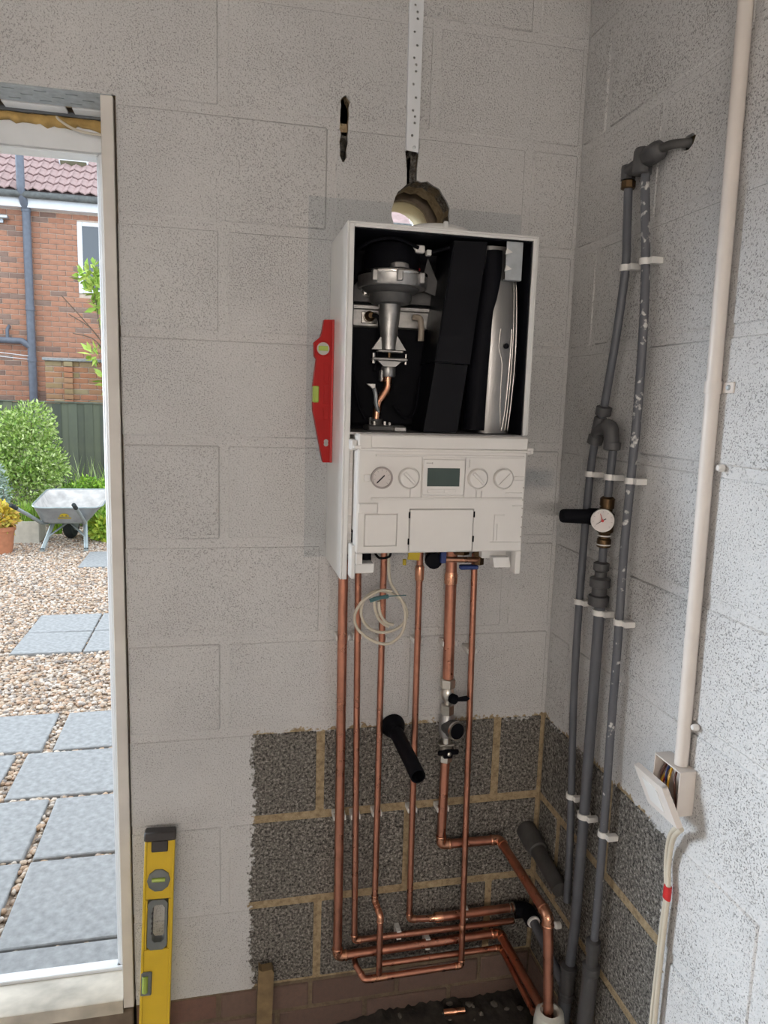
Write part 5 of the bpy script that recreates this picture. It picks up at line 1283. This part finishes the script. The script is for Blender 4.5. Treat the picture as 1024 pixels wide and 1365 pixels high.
leaf_cloud('foliage', [((-1.70, 9.1, 3.02), (0.16, 0.14, 0.14)), ((-1.58, 9.1, 2.85), (0.16, 0.14, 0.16)), ((-1.50, 9.15, 2.6), (0.16, 0.14, 0.18)), ((-1.58, 9.0, 1.98), (0.14, 0.1, 0.08)), ((-1.46, 9.0, 1.65), (0.14, 0.1, 0.1)), ((-1.30, 9.15, 2.4), (0.25, 0.2, 0.5))], 620, 0.15, 0.03, [(0.25, 0.40, 0.06), (0.35, 0.50, 0.10), (0.45, 0.55, 0.12)], lb, 7)
stems(lb, (-1.42, 9.15, ZG - 0.01), [(-1.68, 9.1, 2.95), (-1.46, 9.15, 2.5), (-1.4, 9.15, 2.0)], 0.02)
for pts in ([(-1.48, 9.15, 2.0), (-1.75, 9.2, 2.35), (-2.1, 9.2, 2.75)], [(-1.45, 9.15, 1.9), (-1.7, 9.15, 2.3), (-2.0, 9.15, 2.5)], [(-1.45, 9.15, 1.7), (-1.65, 9.1, 2.15), (-1.95, 9.1, 2.25)]):
    build('bare_twig', MB().tube(pts, 0.007, 5, smooth=True), M['bark'], lb)

# pots
tp = thing('terracotta_pot', 'terracotta flower pot with yellowing plant on the gravel', 'pot', (-2.14, 6.2, ZG - 0.012))
build('pot', MB().lathe([(0.095, 0), (0.125, 0.235), (0.137, 0.235), (0.137, 0.275), (0.122, 0.275), (0.115, 0.22), (0, 0.22)], (-2.16, 6.2, ZG - 0.012), (0, 0, 1), 26), M['terracotta'], tp)
leaf_cloud('plant', [((-2.16, 6.2, 0.19), (0.15, 0.15, 0.13))], 420, 0.08, 0.022, [(0.60, 0.45, 0.06), (0.55, 0.50, 0.10), (0.62, 0.40, 0.10)], tp, 8)
cpot = thing('planter_box', 'square cream planter box behind the wheelbarrow leg', 'planter', (-2.06, 6.79, ZG - 0.012))
build('box', MB().prism([(-0.15, 0), (0.15, 0), (0.17, 0.245), (0.155, 0.245), (0.14, 0.02), (-0.14, 0.02), (-0.155, 0.245), (-0.17, 0.245)], (-2.07, 6.66, ZG - 0.012), (1, 0, 0), (0, 0, 1), (0, 0.28, 0)).box(-2.23, -1.91, 6.64, 6.66, ZG - 0.012, ZG + 0.235, 0.004).box(-2.23, -1.91, 6.94, 6.96, ZG - 0.012, ZG + 0.235, 0.004), M['cream_pot'], cpot)
build('soil', MB().box(-2.21, -1.93, 6.67, 6.93, ZG + 0.01, ZG + 0.20), M['soil'], cpot)
blades('trailing_grass', (-2.06, 6.80, ZG + 0.19), 220, 0.22, 0.006, (0.10, 0.1), LIME + GREEN[:2], cpot, 9)

# wheelbarrow, handles towards the house, wheel away
wb = thing('wheelbarrow', 'galvanised wheelbarrow with yellow badge parked on the gravel', 'wheelbarrow', (-1.55, 6.3, ZG - 0.005))
def ring_pts(cx, cy, z, hx, hy, c, skew=0.0):
    pts = []
    for sx, sy in ((-1, -1), (1, -1), (1, 1), (-1, 1)):
        for k in range(5):
            a = math.atan2(sy, sx) - PI / 4 + (k / 4) * PI / 2
            pts.append((cx + sx * (hx - c) + c * math.cos(a), cy + sy * (hy - c) + c * math.sin(a), z))
    return pts
BXc, BYc = -1.56, 6.38
rimp = ring_pts(BXc + 0.04, BYc + 0.12, 0.40, 0.335, 0.40, 0.10)
rimp = [(x, y, z - 0.075 * (1 if y < BYc - 0.1 else 0) * 1.0) if False else (x, y, z - 0.12 * max(0, (BYc + 0.12 - y) / 0.40) * 0.75) for x, y, z in rimp]
botp = ring_pts(BXc - 0.01, BYc + 0.02, 0.145, 0.215, 0.20, 0.06)
n_ = len(rimp)
Vt = botp + rimp; Ft = [[i, (i + 1) % n_, n_ + (i + 1) % n_, n_ + i] for i in range(n_)] + [list(range(n_))]
inner = [(BXc + (x - BXc) * 0.97, BYc + (y - BYc) * 0.97, z + 0.010) for x, y, z in botp] + [(BXc + 0.04 + (x - BXc - 0.04) * 0.985, BYc + 0.12 + (y - BYc - 0.12) * 0.985, z + 0.0005) for x, y, z in rimp]
tray = build('tray', MB().add(Vt, Ft), M['barrow_tray'], wb)
build('tray_inside', MB().add(inner, Ft), M['barrow_inside'], wb)
build('rim', MB().tube(rimp, 0.009, 8, closed=True), M['barrow_tube'], wb)
for hx0, hx1, hx2 in ((-1.78, -1.865, -1.94), (-1.37, -1.385, -1.40)):
    build('handle', MB().tube([(hx0 + (0.06 if hx0 < -1.6 else -0.2), BYc + 0.5, 0.06), (hx0, 6.22, 0.135), (hx1, 6.06, 0.245), (hx2, 5.92, 0.335)], 0.019, 10, R=0.1), M['barrow_tube'], wb)
    d_ = (Vector((hx2, 5.92, 0.335)) - Vector((hx1, 6.06, 0.245))).normalized()
    build('grip', MB().cyl(Vector((hx2, 5.92, 0.335)) - d_ * 0.01, Vector((hx2, 5.92, 0.335)) + d_ * 0.08, 0.021, seg=12, bev=0.004), M['rubber'], wb)
for lx, bx in ((-1.71, -1.785), (-1.40, -1.365)):
    build('leg', MB().tube([(lx, 6.40, 0.12), (bx, 6.20, ZG + 0.004), (bx + 0.002, 6.17, ZG + 0.004)], 0.021, 10, R=0.02), M['barrow_tube'], wb)
    build('foot', MB().cyl((bx, 6.205, ZG - 0.006), (bx, 6.205, ZG + 0.03), 0.021, seg=12), M['rubber'], wb)
    build('brace', MB().tube([((lx + bx) / 2, 6.28, -0.02), (-1.57, 6.45, 0.115)], 0.011, 8), M['barrow_tube'], wb)
build('cross_bar', MB().cyl((-1.74, 6.33, 0.125), (-1.38, 6.33, 0.125), 0.014, seg=10), M['barrow_tube'], wb)
wh = build('wheel', MB().lathe([(0.10, -0.045), (0.155, -0.045), (0.178, -0.02), (0.178, 0.02), (0.155, 0.045), (0.10, 0.045)], (-1.645, 6.95, ZG - 0.005 + 0.178), (1, -0.12, 0), 28), M['rubber'], wb)
build('hub', MB().cyl((-1.70, 6.957, ZG + 0.173), (-1.59, 6.943, ZG + 0.173), 0.09, seg=20), M['barrow_tube'], wh)
fy = lambda z: 6.20 - 0.30 * (z - 0.145) / 0.23      # rear face of the tray
badge = [(0.045 * math.cos(a), 0.045 * math.sin(a) * 0.9) for a in [PI * i / 10 for i in range(11)]]
zb = 0.215
tl = Vector((0, (BYc + 0.12 - 0.40) - (BYc + 0.02 - 0.20), (0.40 - 0.09) - 0.145)).normalized()
bo = Vector((-1.555, (BYc + 0.02 - 0.20) + (zb - 0.145) * tl.y / tl.z, zb)) + Vector((0, -0.004, -0.002))
build('badge', MB().prism(badge, bo, (1, 0, 0), tl, (0, -0.002, -0.0005)), M['yellow_p'], tray)
build('badge', MB().prism([(-0.062, -0.028), (0.062, -0.028), (0.062, -0.012), (-0.062, -0.012)], bo, (1, 0, 0), tl, (0, -0.002, -0.0005)), M['yellow_p'], tray)
build('badge_mark', MB().prism([(-0.03, 0.006), (-0.012, 0.006), (-0.012, 0.02), (-0.022, 0.014)], bo + Vector((0, -0.003, 0)), (1, 0, 0), tl, (0, -0.001, 0)).prism([(0.012, 0.004), (0.03, 0.004), (0.024, 0.018), (0.012, 0.012)], bo + Vector((0, -0.003, 0)), (1, 0, 0), tl, (0, -0.001, 0)).prism([(-0.055, -0.023), (0.055, -0.023), (0.055, -0.018), (-0.055, -0.018)], bo + Vector((0, -0.003, 0)), (1, 0, 0), tl, (0, -0.001, 0)), M['steel_dark'], tray)

# fence of upright boards
fence = thing('wooden_fence', 'weathered grey-green close-board fence behind the bush', 'fence', (-2.1, 8.9, ZG - 0.012))
m_ = NT('algae_board'); o_n = m_.pos(); sx_, sy_, sz_ = m_.xyz(o_n)
st = m_.noise(m_.obj(), 4, 3)
cb_ = m_.ramp(m_.rnd(), [(0.0, (0.04, 0.045, 0.052)), (0.4, (0.12, 0.13, 0.095)), (0.7, (0.085, 0.095, 0.085)), (1.0, (0.17, 0.18, 0.115))])
m_.color(m_.mix(m_.math('MULTIPLY', st, 0.5), cb_, (0.19, 0.21, 0.12))); m_.set(0.9, 0, 0.2); M['board'] = m_.m
bmesh_ = MB().prism([(0, 0), (0.108, 0), (0.108, 0.012), (0, 0.022)], (-0.054, 0, 0), (1, 0, 0), (0, 1, 0), (0, 0, 1.48))
bme = mesh_from(bmesh_.v, bmesh_.f, M['board'], 'board')
for i in range(64):
    inst('board', bme, (-4.95 + i * 0.1, 8.9 + 0.008 * (i % 2), ZG - 0.012 + rg2.uniform(-.008, .008)), fence)
build('capping', MB().box(-5.0, 1.4, 8.885, 8.945, 1.318, 1.338, 0.003), M['fence'], fence)
for z in (0.2, 1.05):
    build('rail', MB().box(-5.0, 1.4, 8.932, 8.975, z, z + 0.08), M['fence'], fence)

# weathered brick garden wall behind the fence
gwl = thing('garden_wall', 'weathered brick garden wall with stone capping behind the fence', 'wall', (-1.6, 9.4, ZG - 0.012))
build('core', MB().box(-2.36, -0.9, 9.335, 9.52, ZG - 0.012, 1.885), M['house_mortar'], gwl)
rb2 = random.Random(9)
for c in range(9):
    z = 1.885 - 0.0375 - 0.075 * c
    x = -2.365 - (0.1125 if c % 2 else 0)
    while x < -1.2:
        a = max(x, -2.365); b = min(x + 0.215, -0.9)
        if b - a > 0.04: inst('brick', brick_mesh(b - a, 0.064, 0.05, M['garden_brick']), ((a + b) / 2, 9.32 + rb2.uniform(-.004, .004), z), gwl)
        x += 0.225
for c in range(9):
    inst('brick', brick_mesh(0.112, 0.066, 0.055, M['garden_brick']), (-2.06, 9.275, 1.885 - 0.0375 - 0.075 * c), gwl)
build('coping', MB().box(-2.39, -0.88, 9.27, 9.55, 1.886, 1.925, 0.006), M['slab'], gwl)

# neighbouring house
HY = 10.5
house = thing('neighbour_house', 'orange brick neighbouring house with tiled roof and grey soil pipe', 'house', (-2.5, HY + 2, ZG - 0.2))
build('wall', MB().box(-7, 3, HY + 0.012, HY + 0.3, ZG - 0.2, 4.25), M['house_mortar'], house)
win_x0, win_x1, win_z0, win_z1 = -2.10, -0.95, 2.95, 3.99
fv_, ff_, fc_ = [], [], []
hb_pal = [(0.42, 0.20, 0.125), (0.47, 0.24, 0.155), (0.43, 0.21, 0.135), (0.25, 0.16, 0.125), (0.45, 0.22, 0.14)]
for c in range(58):
    z = 4.09 - 0.0375 - 0.075 * c
    x = -6.9 + 0.015 - (0.1125 if c % 2 else 0)
    while x < 2.8:
        a, b = x, x + 0.215
        x += 0.225
        if win_z0 - 0.03 < z < win_z1 + 0.01 and b > win_x0 and a < win_x1:
            if a > win_x0 - 0.04: continue
            b = win_x0 - 0.002
        if b < -3.30 or a > -1.62 or z < 1.28:
            n0 = len(fv_); yb = HY
            V8, F8 = MB().box(a, b, yb, yb + 0.03, z - 0.0325, z + 0.0325).v, [[0, 1, 3, 2], [4, 6, 7, 5], [0, 4, 5, 1], [2, 3, 7, 6], [0, 2, 6, 4], [1, 5, 7, 3]]
            fv_ += V8; ff_ += [[n0 + i for i in q] for q in F8]; fc_ += [rb2.choice(hb_pal)] * 8
            continue
        if b - a > 0.04:
            inst('brick', brick_mesh(b - a, 0.065, 0.03, M['house_brick'], b=0.002), ((a + b) / 2, HY + rb2.uniform(-.002, .002), z), house)
me = coloured_mesh('outer_bricks', np.array(fv_) - np.array(WORLD_LOC[house.name]), np.array(ff_), np.array(fc_), attr_mat('outer_brick', 0.85))
ob = inst('outer_bricks', me, WORLD_LOC[house.name], house); ob['kind'] = 'stuff'
window = build('window_frame', MB().box(win_x0, win_x0 + 0.07, HY - 0.01, HY + 0.06, win_z0, win_z1, 0.005).box(win_x0 + 0.07, win_x1, HY - 0.01, HY + 0.06, win_z1 - 0.06, win_z1, 0.005).box(win_x0 + 0.07, win_x1, HY - 0.03, HY + 0.06, win_z0, win_z0 + 0.06, 0.005).box(win_x0 + 0.5, win_x0 + 0.56, HY - 0.01, HY + 0.06, win_z0 + 0.06, win_z1 - 0.06, 0.005), M['white_upvc'], house)
build('pane', MB().box(win_x0 + 0.07, win_x0 + 0.5, HY + 0.008, HY + 0.0118, win_z0 + 0.06, win_z1 - 0.06), M['glass'], window)
build('pane', MB().box(win_x0 + 0.56, win_x1, HY + 0.008, HY + 0.0118, win_z0 + 0.06, win_z1 - 0.06), M['glass'], window)
build('fascia', MB().box(-7, 3, HY - 0.16, HY - 0.13, 4.10, 4.245, 0.004), M['white_upvc'], house)
build('soffit', MB().box(-7, 3, HY - 0.13, HY + 0.012, 4.10, 4.12), M['white_upvc'], house)
build('gutter', MB().tube([(-7, HY - 0.215, 4.265), (3, HY - 0.215, 4.265)], 0.052, 12), M['gutter'], house)
# roof: rows of wavy tiles
th = math.radians(38); ct, st2 = math.cos(th), math.sin(th)
roof = build('roof_deck', MB().prism([(0, 0), (6, 0), (6, 0.03), (0, 0.03)], (-7, HY - 0.2, 4.27), (0, ct, st2), (0, -st2, ct), (10, 0, 0)), M['tile'], house)
tv = []; tf = []; nw = 8; TWd = 0.168; TLn = 0.31
for j in (0, 1):
    for i in range(nw + 1):
        u = i / nw
        h = 0.020 + 0.022 * math.cos(2 * PI * u) ** 3 if True else 0
        for k in (0, 1):
            s = 0 if j == 0 else TLn
            off = h + (0.028 if j == 0 else 0.0) - (0.016 if k else 0)
            tv.append(((u - 0.5) * TWd, s * ct - off * st2, s * st2 + off * ct))
W2 = (nw + 1) * 2
for i in range(nw):
    a = i * 2; b = W2 + i * 2
    tf += [[a, a + 2, b + 2, b], [a + 1, b + 1, b + 3, a + 3], [a, a + 1, a + 3, a + 2], [b, b + 2, b + 3, b + 1]]
tme = mesh_from(tv, tf, M['tile'], 'roof_tile', 1.0)
for rrow in range(8):
    for cc in range(17):
        s = rrow * 0.25
        inst('roof_tile', tme, (-3.95 + cc * 0.155, HY - 0.215 + s * ct - 0.03 * st2, 4.285 + s * st2 + 0.03 * ct), house, scale=(1, 1, 1))
build('roof_vent', MB(Matrix.Translation((-2.22, HY + 0.62, 4.97)) @ Matrix.Rotation(th, 4, 'X')).box(-0.20, 0.22, -0.10, 0.12, 0.0, 0.10, 0.01), M['white_upvc'], house)
build('vent_face', MB(Matrix.Translation((-2.22, HY + 0.62, 4.97)) @ Matrix.Rotation(th, 4, 'X')).box(-0.18, 0.20, -0.105, -0.1, 0.015, 0.085), simple('olive_vent', (0.16, 0.15, 0.09), 0.8), house)
sp_ = build('soil_pipe', MB().cyl((-2.775, HY - 0.09, ZG - 0.2), (-2.775, HY - 0.09, 4.10), 0.058, seg=18).tube([(-2.775, HY - 0.09, 4.08), (-2.79, HY - 0.18, 4.2), (-2.80, HY - 0.24, 4.33), (-2.80, HY - 0.24, 4.78)], 0.056, 16, R=0.1), M['drain'], house)
for z in (1.9, 2.65, 4.05):
    build('pipe_bracket', MB().lathe([(0.066, 0), (0.066, 0.07)], (-2.775, HY - 0.09, z), (0, 0, 1), 18), M['drain'], sp_)
build('branch_pipe', MB().tube([(-4.5, HY - 0.1, 2.21), (-2.9, HY - 0.1, 2.20), (-2.79, HY - 0.1, 2.12)], 0.047, 14, R=0.08).tube([(-3.10, HY - 0.1, 2.2), (-3.10, HY - 0.1, 2.36), (-3.10, HY + 0.02, 2.42)], 0.024, 10, R=0.05), M['drain'], house)
build('outside_light', MB().box(-3.30, -3.02, HY - 0.14, HY - 0.02, 3.93, 3.98, 0.01).box(-3.2, -3.1, HY - 0.05, HY, 3.88, 3.95, 0.005), M['galv'], house)
for dz in (0.0, 0.05):
    build('washing_line', MB().tube([(-3.6, HY - 0.6, 1.98 + dz * 1.2), (-2.75, HY - 0.09, 1.93 + dz)], 0.006, 6), M['white_upvc'], house)
